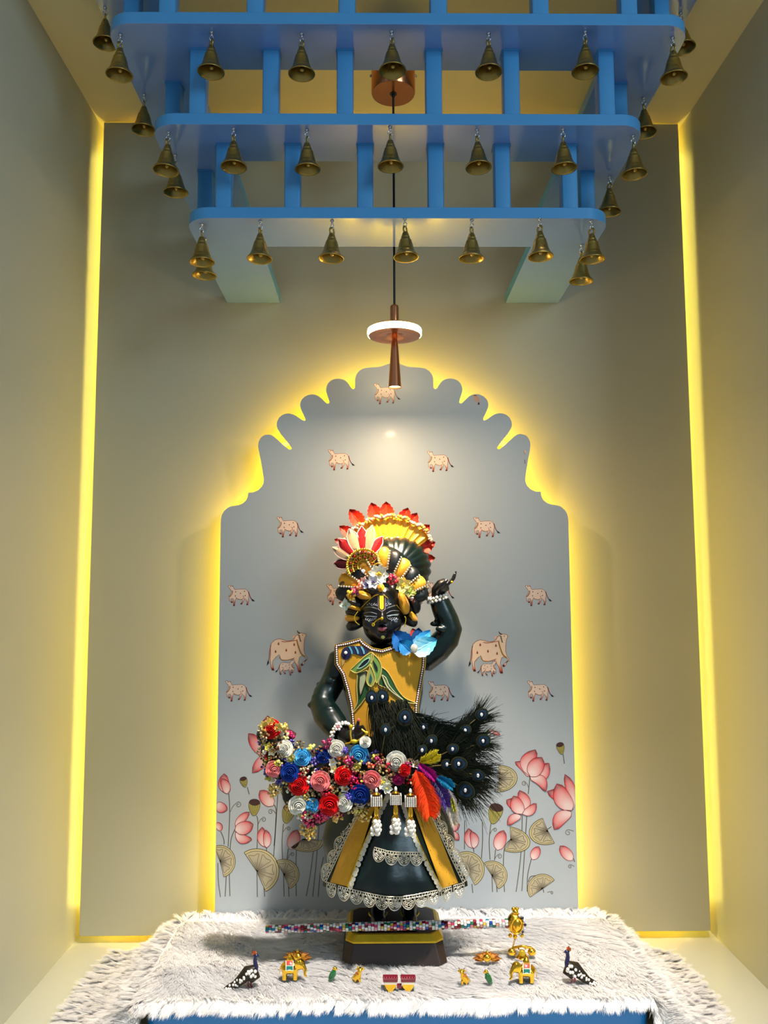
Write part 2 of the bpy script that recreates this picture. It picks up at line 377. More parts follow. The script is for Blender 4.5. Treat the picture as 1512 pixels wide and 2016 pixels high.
b = MB(); b.lathe([(.0001, zb + .0034), (.0106, zb + .0034), (.0106, zb + .005), (.0001, zb + .005)], 24, T0); addl(b, 'lens', LENS)
sl = bpy.data.lights.new('downlight_beam', 'AREA'); sl.shape = 'DISK'; sl.size = 0.02; sl.energy = 2.3; sl.color = (1.0, 0.72, 0.40)
so = bpy.data.objects.new('downlight_beam', sl); COL.objects.link(so); so.location = (XL, YL, zb - .0012)
sl2 = bpy.data.lights.new('downlight_core_beam', 'SPOT'); sl2.energy = 14.0; sl2.color = (1.0, 0.77, 0.50); sl2.spot_size = math.radians(68); sl2.spot_blend = 0.55; sl2.shadow_soft_size = 0.010
so2 = bpy.data.objects.new('downlight_core_beam', sl2); COL.objects.link(so2); so2.location = (XL, YL, zb - .0012)
# ------------------------------------------------------------------ printed decoration of the arch panel (flat ink on the laminate)
def flat(px, py, lay): p = at(px, py, YA); return (max(-XA + .0006, min(XA - .0006, p.x)), YA - .00012 * lay - .00006, p.z)
class Ink(MB):
    def poly(s, pts, col, lay=1):
        p2 = [Vector((x, y, 0)) for x, y in pts]; tris = geometry.tessellate_polygon([p2])
        cc = [lin(col(x, y)) if callable(col) else lin(col) for x, y in pts]
        s.add([flat(x, y, lay) for x, y in pts], [tuple(t) for t in tris], cc)
    def line(s, pts, w, col, lay=2):
        n = len(pts); L = []; R = []
        for i in range(n):
            a = Vector(pts[max(i - 1, 0)]); c = Vector(pts[min(i + 1, n - 1)]); t = (c - a)
            t = t.normalized() if t.length > 1e-6 else Vector((1, 0)); k = w / 2 * (1 if not isinstance(w, tuple) else 1)
            L.append((pts[i][0] - t.y * k, pts[i][1] + t.x * k)); R.append((pts[i][0] + t.y * k, pts[i][1] - t.x * k))
        s.add([flat(x, y, lay) for x, y in L + R], [(i, i + 1, n + i + 1, n + i) for i in range(n - 1)], col)
    def dot(s, x, y, r, col, lay=3, n=8): s.poly([(x + r * math.cos(2 * PI * k / n), y + r * 1.15 * math.sin(2 * PI * k / n)) for k in range(n)], col, lay)
    def done(s, name, label=None):
        o = s.build(name, PRINT, arch, smooth=False, recalc=False)
        if label: o['label'] = label
        return o
def bez(p, n=10):
    """smooth curve through the points p (Catmull-Rom)"""
    out = []; m = len(p)
    for i in range(m - 1):
        a, b_, c, d = [Vector(p[min(max(i + k, 0), m - 1)]) for k in (-1, 0, 1, 2)]
        for k in range(n):
            t = k / n; out.append(tuple(.5 * ((2 * b_) + (c - a) * t + (2 * a - 5 * b_ + 4 * c - d) * t * t + (3 * b_ - a - 3 * c + d) * t ** 3)))
    return out + [tuple(p[-1])]
COWC, COWL, HOOF = (228, 200, 182), (150, 92, 48), (92, 26, 20)
COW = [(404, 146), (412, 140), (425, 139), (437, 148), (446, 146), (456, 156), (459, 168), (470, 182), (500, 178), (560, 175), (585, 184), (600, 205), (606, 232), (600, 262), (604, 292), (598, 327), (583, 331), (589, 305), (578, 280), (563, 262), (557, 290), (540, 322), (527, 319), (541, 298), (543, 276),
       (515, 276), (490, 266), (478, 272), (471, 318), (470, 338), (455, 339), (457, 300), (452, 266), (434, 268), (430, 280), (449, 300), (440, 308), (418, 290), (417, 268), (413, 248), (428, 226), (438, 200), (428, 178), (412, 162)]
def small_cow(x0, y0, sc_=1.0, mir=False, name='printed_cow', keep=None):
    k = Ink(); S = sc_ / 4.917
    def T(p): return (x0 + ((665 - p[0]) if mir else (p[0] - 404)) * S, y0 + (p[1] - 138) * S)
    def colr(x, y):
        t = max(0, min(1, ((y - y0) / S - 140) / 45)); t2 = 1 if t > .85 else t
        return tuple(int(COWC[i] * (1 - t2) + (150, 40, 30)[i] * t2) for i in range(3))
    k.poly([T(p) for p in COW], colr, 1)
    k.line([T(p) for p in COW + COW[:1]], .7 * sc_, COWL, 2)
    k.line([T(p) for p in bez([(602, 200), (612, 235), (622, 258), (632, 272)])], 1.5 * sc_, (140, 50, 36), 2)
    k.poly([T(p) for p in [(626, 268), (645, 276), (665, 293), (640, 294)]], (36, 24, 24), 3)
    k.line([T(p) for p in bez([(478, 258), (510, 275), (545, 272), (556, 250), (545, 240)])], .9 * sc_, (170, 110, 40), 3)
    k.line([T(p) for p in bez([(446, 190), (445, 215), (425, 245), (412, 246)])], 1.6 * sc_, (150, 96, 34), 3)
    for x, y in ((478, 203), (525, 218), (563, 198), (475, 242), (570, 238)): k.dot(*T((x, y)), 1.0 * sc_, (96, 50, 30))
    k.dot(*T((428, 152)), .8 * sc_, (60, 30, 24)); k.poly([T(p) for p in [(443, 148), (452, 140), (456, 156)]], (150, 84, 50), 3)
    for p in ((590, 326), (533, 318), (462, 334), (442, 303)): k.poly([T((p[0] + a, p[1] + c)) for a, c in ((-8, -6), (6, -7), (9, 5), (-9, 6))], HOOF, 3)
    if name: return k.done(name)
    return k
for x, y in ((736, 755), (646, 885), (841, 888), (545, 1017), (932, 1018), (449, 1152), (643, 1150), (842, 1146), (1034, 1152), (444, 1340), (1038, 1340), (843, 1341)): small_cow(x, y)
k = Ink()                                       # the two cows cut off by the panel edge
k.poly([(932.5, 778), (936, 777.5), (941, 780), (944, 786), (943.5, 796), (941, 797), (939, 789), (936, 786), (938, 790), (936, 792), (933, 786)], (214, 160, 130), 1); k.poly([(941, 793), (944, 792), (944, 797), (940.5, 797)], HOOF, 2); k.line([(932.5, 778), (938, 779)], 2, (120, 80, 30), 2)
k.done('printed_cow')
k = Ink(); k.poly([(1030.5, 887), (1033, 886), (1036, 888), (1036, 893), (1033, 892)], (224, 190, 165), 1); k.line([(1030.5, 887), (1033, 892), (1033, 895)], .7, COWL, 2); k.line([(1033, 905), (1033.5, 913)], 1.2, (120, 60, 30), 2); k.done('printed_cow')
BIG = [(735, 1296), (737, 1286), (722, 1276), (700, 1272), (684, 1270), (668, 1278), (648, 1290), (632, 1300), (628, 1318), (612, 1336), (580, 1346), (545, 1346), (505, 1332), (470, 1327), (432, 1340), (402, 1368), (391, 1410), (394, 1470), (388, 1522), (396, 1572), (398, 1614), (408, 1632), (428, 1631), (420, 1600), (411, 1566), (416, 1538), (445, 1504), (478, 1478), (480, 1512), (505, 1530), (560, 1534), (612, 1522),
       (632, 1560), (652, 1598), (658, 1640), (672, 1652), (690, 1648), (682, 1606), (664, 1548), (676, 1502), (700, 1490), (728, 1504), (742, 1520), (716, 1570), (694, 1592), (688, 1580), (706, 1556), (752, 1526), (748, 1510), (730, 1486), (716, 1440), (717, 1380), (722, 1330)]
def big_cow(x0, y0):
    k = Ink(); S = 1 / 4.917
    T = lambda p: (x0 + (p[0] - 355) * S, y0 + (p[1] - 1240) * S)
    def colr(x, y):
        t = max(0, min(1, ((y - y0) / S - 330) / 60)); return tuple(int((236, 204, 176)[i] * (1 - t) + (170, 50, 30)[i] * t) for i in range(3))
    k.poly([T(p) for p in BIG], colr, 1); k.line([T(p) for p in BIG + BIG[:1]], .9, COWL, 2)
    k.line([T(p) for p in bez([(396, 1385), (386, 1440), (380, 1500), (374, 1535)])], 1.6, (160, 90, 50), 2); k.poly([T(p) for p in [(372, 1528), (380, 1560), (356, 1590), (362, 1550)]], (40, 24, 22), 3)
    k.line([T(p) for p in bez([(646, 1335), (662, 1400), (690, 1470), (725, 1500)])], 2.6, (158, 112, 30), 3)
    k.line([T(p) for p in bez([(480, 1490), (500, 1530), (560, 1532), (625, 1512)])], 1.4, (176, 116, 44), 3)
    k.line([T(p) for p in bez([(500, 1350), (545, 1356), (640, 1340)])], 1.3, (180, 84, 60), 3)
    k.poly([T(p) for p in bez([(650, 1240), (652, 1262), (672, 1276), (684, 1272), (660, 1258)], 4)], (70, 40, 26), 3)
    for q in range(4): k.line([T((660 + q * 5, 1290 + q * 17)), T((678 + q * 4, 1300 + q * 17))], 1.6, (30, 22, 22), 4)
    k.poly([T(p) for p in [(640, 1285), (618, 1292), (598, 1318), (628, 1322)]], (226, 180, 160), 2)
    k.dot(*T((702, 1290)), .9, (60, 30, 24), 4)
    for x, y in ((470, 1375), (622, 1382), (545, 1437), (442, 1450), (633, 1458)): k.poly([T((x + a, y + c)) for a, c in ((0, -17), (8, -2), (7, 12), (-7, 12), (-8, -2))], (150, 62, 36), 3)
    for p in ((416, 1625), (676, 1645), (697, 1580)): k.poly([T((p[0] + a, p[1] + c)) for a, c in ((-12, -12), (6, -14), (14, 6), (-10, 8))], HOOF, 3)
    o = k.done('printed_cow_with_calf')
    cf = small_cow(x0 + 16.5, y0 + 59, .74, True, 'printed_calf')
    cf.location.y = -.0006
big_cow(525, 1240); big_cow(922, 1242)

# lotus flowers, buds, pods, pads, stems
PALE, RED, DKR = (226, 200, 196), (205, 42, 48), (140, 30, 34)
def petal(k, base, tip, w, bend=0.0, lay=2, fat=.55, red=1.0, nb=9, nw=7):
    b0, t0 = Vector(base), Vector(tip); d = t0 - b0; L = d.length; t = d / L; nn = Vector((-t.y, t.x)); v = []; c = []
    for j in range(nb):
        u = j / (nb - 1); hw_ = w / 2 * (math.sin(PI * min(1, u ** fat * .5 / .5)) if False else (u ** .55) * ((1 - u) ** .62) * 2.05)
        mid = b0 + d * u + nn * (bend * math.sin(PI * u))
        for i in range(nw):
            q = i / (nw - 1) * 2 - 1; p = mid + nn * (q * hw_); v.append(flat(p.x, p.y, lay))
            r = max(0, min(1, (u * 1.15 - .28 + .45 * abs(q) ** 2.2))) * red
            c.append(mixc(lin(PALE), lin(RED if u < .85 else DKR), r))
    k.add(v, [(j * nw + i, j * nw + i + 1, (j + 1) * nw + i + 1, (j + 1) * nw + i) for j in range(nb - 1) for i in range(nw - 1)], c)
    for s in (-1, 1):
        e = []
        for j in range(nb):
            u = j / (nb - 1); hw_ = w / 2 * (u ** .55) * ((1 - u) ** .62) * 2.05; p = b0 + d * u + nn * (bend * math.sin(PI * u) + s * hw_); e.append((p.x, p.y))
        k.line(e, .8, DKR, lay + 1)
STEM, PADC, PADD = (92, 90, 76), (176, 162, 128), (96, 88, 66)
def pad(cx, cy, R, a0, a1, sq, rot, lay=2):
    """half-open lily pad: ellipse sector around (cx,cy)"""
    k = Ink(); c, s = math.cos(rot), math.sin(rot); n = 26
    def P(a, r): x, y = r * math.cos(a) * R, r * math.sin(a) * R * sq; return (cx + x * c - y * s, cy + x * s + y * c)
    an = [a0 + (a1 - a0) * i / n for i in range(n + 1)]
    v = [flat(cx, cy, lay)]; col = [lin((120, 112, 92))]; f = []
    for r, cc in ((.45, (168, 158, 132)), (.9, (186, 174, 138)), (.9, (206, 192, 140)), (1.0, (196, 180, 120))):
        for a in an: v.append(flat(*P(a, r), lay)); col.append(lin(cc))
    m = n + 1
    f += [(0, 1 + i, 2 + i) for i in range(n)]
    for q in (0, 2):
        f += [(1 + q * m + i, 1 + q * m + i + 1, 1 + (q + 1) * m + i + 1, 1 + (q + 1) * m + i) for i in range(n)]
    f += [(1 + m + i, 1 + m + i + 1, 1 + 2 * m + i + 1, 1 + 2 * m + i) for i in range(n)]
    k.add(v, f, col)
    k.line([P(a, 1.0) for a in an], 1.3, PADD, lay + 1); k.line([P(a, .9) for a in an], .9, PADD, lay + 1)
    k.line([(cx, cy)] + [P(a0, 1.0)], .9, PADD, lay + 1); k.line([(cx, cy)] + [P(a1, 1.0)], .9, PADD, lay + 1)
    nl = 4; st = (a1 - a0) / nl
    for q in range(nl):
        m0 = a0 + st * (q + .5); k.line(bez([(cx, cy), P(m0 - st * .32, .45), P(m0 - st * .36, .78), P(m0, .70), P(m0 + st * .36, .78), P(m0 + st * .32, .45), (cx, cy)], 5), .8, PADD, lay + 1)
        for w_ in (-.1, .1): k.line([(cx, cy), P(m0 + st * w_, .42)], .7, (120, 110, 90), lay + 1)
    return k.done('printed_lily_pad')
def pod(cx, cy, w, h, rot=0.0):
    k = Ink(); c, s = math.cos(rot), math.sin(rot); R = lambda x, y: (cx + x * c - y * s, cy + x * s + y * c)
    body = bez([(-w / 2, -h * .3), (-w * .48, 0), (-w * .25, h * .38), (0, h / 2), (w * .25, h * .38), (w * .48, 0), (w / 2, -h * .3)], 4)
    k.poly([R(*p) for p in body], (156, 148, 74), 2); k.poly([R(math.cos(a) * w / 2, -h * .3 + math.sin(a) * h * .2) for a in [2 * PI * i / 16 for i in range(16)]], (66, 40, 34), 3)
    for q in (-.5, -.2, .1, .4): k.line([R(q * w * .8, -h * .1), R(q * w * .3, h * .38)], .7, (110, 100, 50), 3)
    k.line([R(*p) for p in body], .9, (90, 82, 50), 4); return k.done('printed_seed_pod')
def stem(pts, w=1.7): k = Ink(); k.line(bez(pts), w, STEM, 1); k.done('printed_stem')
def curl(x, y, sx, sy, r):
    k = Ink(); pts = [(x, y)]; pts = bez([(x, y), (x + sx * .25, y - sy * .6), (x + sx * .62, y - sy)], 6)
    cx_, cy_ = x + sx * .62, y - sy + r
    k_ = [(cx_ + math.copysign(1, sx) * (r * (1 - .22 * q / 4)) * math.sin(q * .5), cy_ - (r * (1 - .055 * q)) * math.cos(q * .5)) for q in range(15)]
    k.line(pts + k_, 1.3, (110, 106, 92), 1); k.done('printed_tendril')
A = lambda x, y: (410 + x / 5.4, 1480 + y / 5.4)
Bq = lambda x, y: (880 + x / 5.6, 1440 + y / 5.6)
def flower(pl, name='printed_lotus'):
    k = Ink()
    for i, q in enumerate(pl): petal(k, *q, lay=2 + 2 * i)
    return k.done(name)
BUD = 'printed_lotus_bud'
flower([(A(215, 445), A(168, 232), 24, -5), (A(202, 445), A(140, 282), 19, 3)], BUD)
flower([(A(84, 552), A(203, 620), 22, 2)], BUD)
flower([(A(84, 810), A(150, 780), 19, 0)], BUD)
flower([(A(290, 800), A(438, 640), 17, -2), (A(288, 860), A(465, 935), 20, 6), (A(284, 835), A(480, 770), 28, 1)])
flower([(A(690, 575), A(548, 412), 27, 0)], BUD)
flower([(A(610, 1015), A(573, 800), 20, -4), (A(622, 1020), A(612, 830), 17, 2)], BUD)
flower([(A(875, 1040), A(945, 828), 26, 0)], BUD)
flower([((540, 1486), (489, 1444), 30, -6), ((540, 1488), (497, 1521), 24, 5), ((548, 1460), (527, 1409), 34, -14), ((548, 1462), (583, 1444), 26, -6)])
flower([(Bq(910, 500), Bq(750, 335), 18, 6), (Bq(905, 490), Bq(975, 200), 33, -9), (Bq(930, 500), Bq(1125, 350), 28, 8), (Bq(915, 500), Bq(1092, 658), 22, -9), (Bq(920, 498), Bq(1045, 285), 34, -1)])
flower([(Bq(820, 905), Bq(655, 755), 26, 5), (Bq(830, 905), Bq(800, 648), 26, 7), (Bq(830, 910), Bq(985, 795), 19, 4), (Bq(815, 925), Bq(665, 1030), 18, 4), (Bq(825, 908), Bq(732, 710), 28, -2)])
kk = Ink()
for i, q in enumerate([(Bq(1372, 870), Bq(1105, 660), 30, 9), (Bq(1388, 860), Bq(1300, 472), 22, 5), (Bq(1370, 885), Bq(1180, 1080), 28, 7), (Bq(1375, 868), Bq(1210, 575), 36, -5)]): petal(kk, *q, lay=2 + 2 * i)
kk.done('printed_lotus')
flower([(Bq(290, 1290), Bq(238, 1068), 22, -3), (Bq(298, 1288), Bq(268, 1098), 18, 4)], BUD)
flower([(Bq(555, 1310), Bq(626, 1090), 26, -1)], BUD); flower([(Bq(940, 1412), Bq(1012, 1268), 20, 0)], BUD); flower([(Bq(1385, 1420), Bq(1244, 1262), 22, 0)], BUD)
flower([(Bq(20, 960), Bq(100, 895), 14, 0), (Bq(20, 1040), Bq(142, 1030), 18, 3), (Bq(20, 1120), Bq(135, 1195), 15, -3)], 'printed_lotus')
flower([((962, 1438), (985, 1447), 8, 0)], 'printed_lotus')
R_ = math.radians
pad(*A(125, 1165), 30, R_(-118), R_(75), 1.05, 0); pad(*A(515, 1268), 44, R_(-128), R_(62), 1.0, R_(4)); pad(*A(803, 1305), 30, R_(-122), R_(66), 1.0, R_(2)); pad(*A(1010, 925), 40, R_(-12), R_(120), .62, R_(12)); pad(*A(880, 400), 20, R_(120), R_(255), 1.0, 0)
pad(*Bq(572, 520), 36, R_(-88), R_(98), .72, R_(-4)); pad(*Bq(700, 1190), 39, R_(-100), R_(100), .62, R_(14)); pad(*Bq(1112, 1095), 37, R_(78), R_(262), .72, R_(-12)); pad(*Bq(215, 1520), 35, R_(-122), R_(60), 1.0, R_(2)); pad(*Bq(495, 1588), 30, R_(-125), R_(62), .95, R_(4)); pad(*Bq(1052, 1735), 29, R_(-208), R_(-30), 1.0, R_(-6))
pod(*A(380, 320), 14, 21, -.25); pod(*A(490, 590), 22, 33, .05); pod(*A(848, 660), 24, 38, .25); pod(*Bq(1253, 185), 15, 24, -.2); pod(*Bq(530, 905), 27, 41, .25)
for pts in ([A(218, 445), A(228, 640), A(212, 1010)], [A(135, 850), A(165, 930), A(168, 985)], [A(285, 820), A(245, 920), A(232, 1040)], [A(415, 375), A(436, 452)], [A(515, 680), A(528, 760), A(518, 1040)], [A(692, 560), A(722, 650), A(695, 1125)], [A(740, 440), A(720, 760), A(700, 1000)], [A(618, 1015), A(620, 1060)], [A(800, 765), A(785, 950), A(790, 1145)], [A(850, 1030), A(838, 1150)], [A(1005, 930), A(945, 1010), A(932, 1250), A(936, 1535)],
            [A(102, 1180), A(108, 1380), A(130, 1545)], [A(195, 1250), A(180, 1540)], [A(222, 1250), A(230, 1535)], [A(518, 1270), A(522, 1545)], [A(588, 1385), A(600, 1540)], [A(800, 1305), A(806, 1540)], [A(852, 1410), A(858, 1540)], [A(1118, 1050), A(1085, 1300), A(1042, 1535)], [A(1180, 750), A(1150, 1150), A(1110, 1540)], [A(1225, 1120), A(1190, 1300), A(1168, 1540)],
            [Bq(915, 500), Bq(895, 690)], [Bq(1280, 250), Bq(1294, 355)], [Bq(830, 920), Bq(815, 1350), Bq(762, 1768)], [Bq(880, 915), Bq(850, 1400), Bq(825, 1760)], [Bq(485, 1015), Bq(465, 1200), Bq(474, 1415)], [Bq(535, 1300), Bq(524, 1420)], [Bq(700, 1190), Bq(635, 1280), Bq(622, 1500), Bq(634, 1770)], [Bq(930, 1405), Bq(890, 1580), Bq(884, 1765)], [Bq(1000, 1590), Bq(925, 1600), Bq(894, 1660)], [Bq(390, 1000), Bq(392, 1200), Bq(380, 1400)], [Bq(195, 980), Bq(192, 1300)], [Bq(290, 1285), Bq(296, 1330)], [Bq(495, 1590), Bq(502, 1770)], [Bq(545, 1690), Bq(552, 1770)], [Bq(275, 1680), Bq(285, 1780)], [Bq(1150, 1050), Bq(1110, 1078)], [Bq(1395, 1400), Bq(1406, 1440)], [Bq(1060, 1740), Bq(1068, 1775)]): stem(pts)
for c_ in ((*A(232, 640), 26, 20, 6), (*A(530, 770), 17, 14, 5), (*A(718, 655), -16, 8, 5), (*A(798, 850), 16, 10, 4), (*A(845, 1140), 14, 13, 4), (*Bq(475, 1130), 15, 12, 4), (*Bq(900, 620), -14, 13, 5), (*Bq(530, 1400), 14, 9, 5), (*Bq(1398, 1100), -18, 3, 6), (*Bq(1403, 1490), -13, 4, 4), (*Bq(1105, 1775), 14, 2, 3)): curl(*c_)

# ------------------------------------------------------------------ low blue table
ZT = 0.060
tl = atz(278, 2004, ZT); tr = atz(1296, 2004, ZT); TX0, TX1, TY = tl.x - .004, tr.x + .004, atz(780, 1975, ZT).y
table = empty('low_table', (0, -.27, 0), 'low blue wooden table under the white fur cloth', 'table')
def rrect(x0, x1, y0, y1, r, n=6):
    out = []
    for cx, cy, a0 in ((x1 - r, y1 - r, 0), (x0 + r, y1 - r, PI / 2), (x0 + r, y0 + r, PI), (x1 - r, y0 + r, 1.5 * PI)):
        for k in range(n + 1): a = a0 + PI / 2 * k / n; out.append((cx + r * math.cos(a), cy + r * math.sin(a)))
    return out
b = MB(); b.prism(rrect(TX0, TX1, TY, -.072, .018), ZT - .044, ZT, 'z'); o = b.build('table_top', CHOWKI); reparent(o, table); bevel(o, .003)
for x in (TX0 + .04, TX1 - .04):
    for y in (TY + .04, -.1):
        b = MB(); b.prism(rrect(x - .022, x + .022, y - .022, y + .022, .005, 2), -G, ZT - .044, 'z'); o = b.build('leg', CHOWKI); reparent(o, table)

# ------------------------------------------------------------------ white fur cloth
FURB = mat('fur_backing', (226, 224, 222), 0.9, noise=0.05, scale=40)
FURM = mat('white_fur', (246, 245, 246), 0.7, noise=0.03, scale=60)
_nt = FURM.node_tree; _tr = _nt.nodes.new('ShaderNodeBsdfTranslucent'); _tr.inputs[0].default_value = (.93, .93, .94, 1); _mx = _nt.nodes.new('ShaderNodeMixShader'); _mx.inputs[0].default_value = .5
_nt.links.new(_nt.nodes['Principled BSDF'].outputs[0], _mx.inputs[1]); _nt.links.new(_tr.outputs[0], _mx.inputs[2]); _nt.links.new(_mx.outputs[0], _nt.nodes['Material Output'].inputs[0])
hemL = [atz(*p, .002) for p in ((300, 1825), (262, 1846), (215, 1884), (172, 1930), (132, 1985), (100, 2040))]
hemR = [atz(*p, .002) for p in ((1252, 1822), (1290, 1850), (1335, 1890), (1380, 1945), (1410, 1990), (1432, 2035))]
def hem(h, y):
    if y >= h[0].y: return h[0].x
    for a, c in zip(h, h[1:]):
        if y >= c.y: return a.x + (c.x - a.x) * (y - a.y) / (c.y - a.y)
    a, c = h[-2], h[-1]; return c.x + (c.x - a.x) * (y - c.y) / (c.y - a.y)
HMP = [(-1, 0), (-.86, .04), (-.75, .28), (-.66, .62), (-.6, .86), (-.53, 1), (0, 1), (.53, 1), (.6, .86), (.66, .62), (.75, .28), (.86, .04), (1, 0)]
Y0c, Y1c = -.070, TY - .006
def wob(x, y): return .0022 * math.sin(x * 21 + y * 9) + .0018 * math.sin(x * 37 - y * 28 + 1.3)
def cloth(u, v):
    s = u * 2 - 1; y = Y0c + (Y1c - Y0c - .020 * min(1, max(0, (abs(s) - .53) / .04)) - .035 * min(1, max(0, (abs(s) - .66) / .15))) * v; xl, xr = hem(hemL, y), hem(hemR, y)
    h = np.interp(s, [p[0] for p in HMP], [p[1] for p in HMP])
    if abs(s) <= .53: x = (TX0 - .006) + (TX1 - TX0 + .012) * (s / .53 + 1) / 2
    elif s < 0: x = xl + (TX0 - .006 - xl) * ((s + 1) / .47)
    else: x = xr - (xr - TX1 - .006) * ((1 - s) / .47)
    zt = ZT + .0042 + wob(x, y) * .4
    z = -G + .004 + (zt + G - .004) * h + (wob(x, y) * 1.6 if abs(s) > .6 else 0)
    if y < TY - .001 and abs(s) < .53:                            # front overhang bends down a little
        z -= min(.03, (TY - y) * .9 + (TY - y) ** 2 * 12) * (1 if h > .6 else h)
    if abs(s) >= .53 and v > .93:                # the corner folds down to the floor
        k_ = (v - .93) / .07; k_ = k_ * k_ * (3 - 2 * k_) * min(1, (abs(s) - .53) / .03 + .25); z = z * (1 - k_) + (-G + .004) * k_; y -= .012 * k_
    if abs(s) < .53: z = max(z, ZT + .0015) if y > TY else z
    return Vector((x, y - (.003 * math.sin(s * 9 + .4) if v > .97 else 0), max(z, -G + .002)))
b = MB(); b.grid(cloth, 110, 60)
fur = b.build('fur_cloth', FURB, label='white long-pile fur cloth draped over the low table', category='cloth')
def fur_mesh(n, seed):
    rg = np.random.default_rng(seed)
    U = np.clip(rg.uniform(0, 1, n), 0, 1); V = rg.uniform(0, 1, n) ** .85
    edge = rg.uniform(0, 1, n); ne = edge < .12; V = np.where(ne, .97 + .03 * rg.uniform(0, 1, n), V)
    sd = (edge > .12) & (edge < .22); U = np.where(sd, np.where(rg.uniform(0, 1, n) < .5, rg.uniform(0, .03, n), 1 - rg.uniform(0, .03, n)), U)
    bk = (edge > .22) & (edge < .27); V = np.where(bk, rg.uniform(0, .02, n), V)
    P = np.array([cloth(u, v) for u, v in zip(U, V)]); e = 1e-3
    return U, V, P, rg
def smooth_noise(x, y, fs):
    o = 0
    for i, (fx, fy, ph) in enumerate(fs): o = o + np.sin(x * fx + y * fy + ph)
    return o / len(fs)
def build_fur(n, seed):
    U, V, P, rg = fur_mesh(n, seed); x, y = P[:, 0], P[:, 1]; cs = .0105
    jx = .35 * cs * np.sin(y * 310 + 1.7 * np.sin(x * 140)); jy = .35 * cs * np.sin(x * 270 + 1.3 * np.sin(y * 190)); ci, cj = np.floor((x + jx) / cs), np.floor((y + jy) / cs)
    h1 = np.modf(np.abs(np.sin(ci * 12.9898 + cj * 78.233) * 43758.5453))[0]; h2 = np.modf(np.abs(np.sin(ci * 39.346 + cj * 11.135) * 24634.63))[0]; clump = h1 - .5
    ang = -1.15 + .75 * smooth_noise(x, y, [(9, 14, .3), (17, -11, 2.0), (31, 23, .7)]) + .62 * clump
    sU = U * 2 - 1; side = (np.abs(sU) > .58); ang = np.where(side & (U < .5), PI + .55 + 1.2 * clump, ang); ang = np.where(side & (U > .5), -.45 + 1.2 * clump, ang)
    back = (V < .05) & ~side; ang = np.where(back, PI / 2 + 2.2 * clump, ang)
    fr = (V > .955) & ~side; ang = np.where(fr, -PI / 2 - .5 + 1.0 * clump, ang); ang = ang + rg.normal(0, .16, n)
    L = .021 * (.85 + .3 * h2) * rg.uniform(.8, 1.12, n); L = np.where(side & (np.abs(sU) > .93), L * 1.15, L); L = np.where(fr, L * .92, L); D = np.stack([np.cos(ang), np.sin(ang), np.zeros(n)], 1)
    up = .29 + .14 * (h2 - .5) + .14 * smooth_noise(x, y, [(40, 22, 0), (23, -51, 1), (61, 47, 2)]) + rg.normal(0, .05, n); up = np.clip(up, .14, .85); up = np.where(fr, .10 + .15 * h2, up); up = np.where(side, .45 + .25 * h2, up); up = np.where(back, .45 + .35 * h2, up)
    W = np.cross(D, np.array([0, 0, 1.0])) * (.00048 * rg.uniform(.7, 1.4, n))[:, None]; Z = np.array([0, 0, 1.0]); pts = []
    cc = np.stack([(ci + .5) * cs, (cj + .5) * cs], 1)
    for t in (0, .4, .75, 1.0):
        h = up * t * (1 - .34 * t); f = t * (.55 + .45 * t)
        q = P + D * (L * f * np.sqrt(np.clip(1 - up ** 2 * .5, .2, 1)))[:, None] + Z * (L * h)[:, None]
        pull = (cc - P[:, :2]) * (np.where(side | back, .6, .30)[:, None] * t ** 1.3); q[:, 0] += pull[:, 0]; q[:, 1] += np.where(fr, 0, pull[:, 1])
        q[:, 2] -= np.where(fr, .55 * L * t * t, 0); pts.append(q)
    v = np.empty((n, 7, 3)); wv = (1, .9, .6)
    for i in range(3): v[:, 2 * i] = pts[i] - W * wv[i]; v[:, 2 * i + 1] = pts[i] + W * wv[i]
    v[:, 6] = pts[3]; v[:, :, 2] = np.maximum(v[:, :, 2], -G + .0015); v[:, :, 1] = np.minimum(v[:, :, 1], YA - .002)
    base = np.arange(n)[:, None] * 7
    fa = np.concatenate([base + np.array([0, 1, 3]), base + np.array([0, 3, 2]), base + np.array([2, 3, 5]), base + np.array([2, 5, 4]), base + np.array([4, 5, 6])], 1).reshape(-1, 3)
    me = bpy.data.meshes.new('fur_pile'); me.vertices.add(n * 7); me.vertices.foreach_set('co', v.reshape(-1).astype(np.float32))
    m = len(fa); me.loops.add(m * 3); me.loops.foreach_set('vertex_index', fa.reshape(-1).astype(np.int32)); me.polygons.add(m); me.polygons.foreach_set('loop_start', np.arange(0, m * 3, 3, dtype=np.int32))
    me.update(); me.validate(); me.polygons.foreach_set('use_smooth', [True] * m)
    o = link('fur_pile', me, FURM, fur, smooth=False); o['kind'] = 'stuff'
build_fur(210000, 3)
# ------------------------------------------------------------------ the statue
YS = -0.216; S = pxs(YS)
def Q(px, py, dy=0.0): return at(px, py, YS + dy)
FAB = mat('coloured_fabric', (255, 255, 255), 0.75, attr=True, noise=0.10, scale=260, bump=0.12, bscale=900, spec=0.2)
SATIN = mat('coloured_satin', (255, 255, 255), 0.45, attr=True, noise=0.08, scale=60, spec=0.25, bump=0.05, bscale=200)
GLS = mat('coloured_gloss', (255, 255, 255), 0.18, attr=True, noise=0.05, scale=200, coat=0.5)
SKIN = mat('black_stone_skin', (13, 13, 15), 0.3, noise=0.1, scale=60, coat=0.15)
GREEN = mat('dark_green_satin', (3, 22, 20), 0.3, noise=0.2, scale=30, bump=0.3, bscale=45, coat=0.15)
YEL = mat('mustard_yellow_cloth', (204, 148, 6), 0.66, noise=0.10, scale=90, bump=0.2, bscale=700, sheen=0.2)
MAROON = mat('maroon_cloth', (74, 16, 18), 0.7, noise=0.1, scale=200)
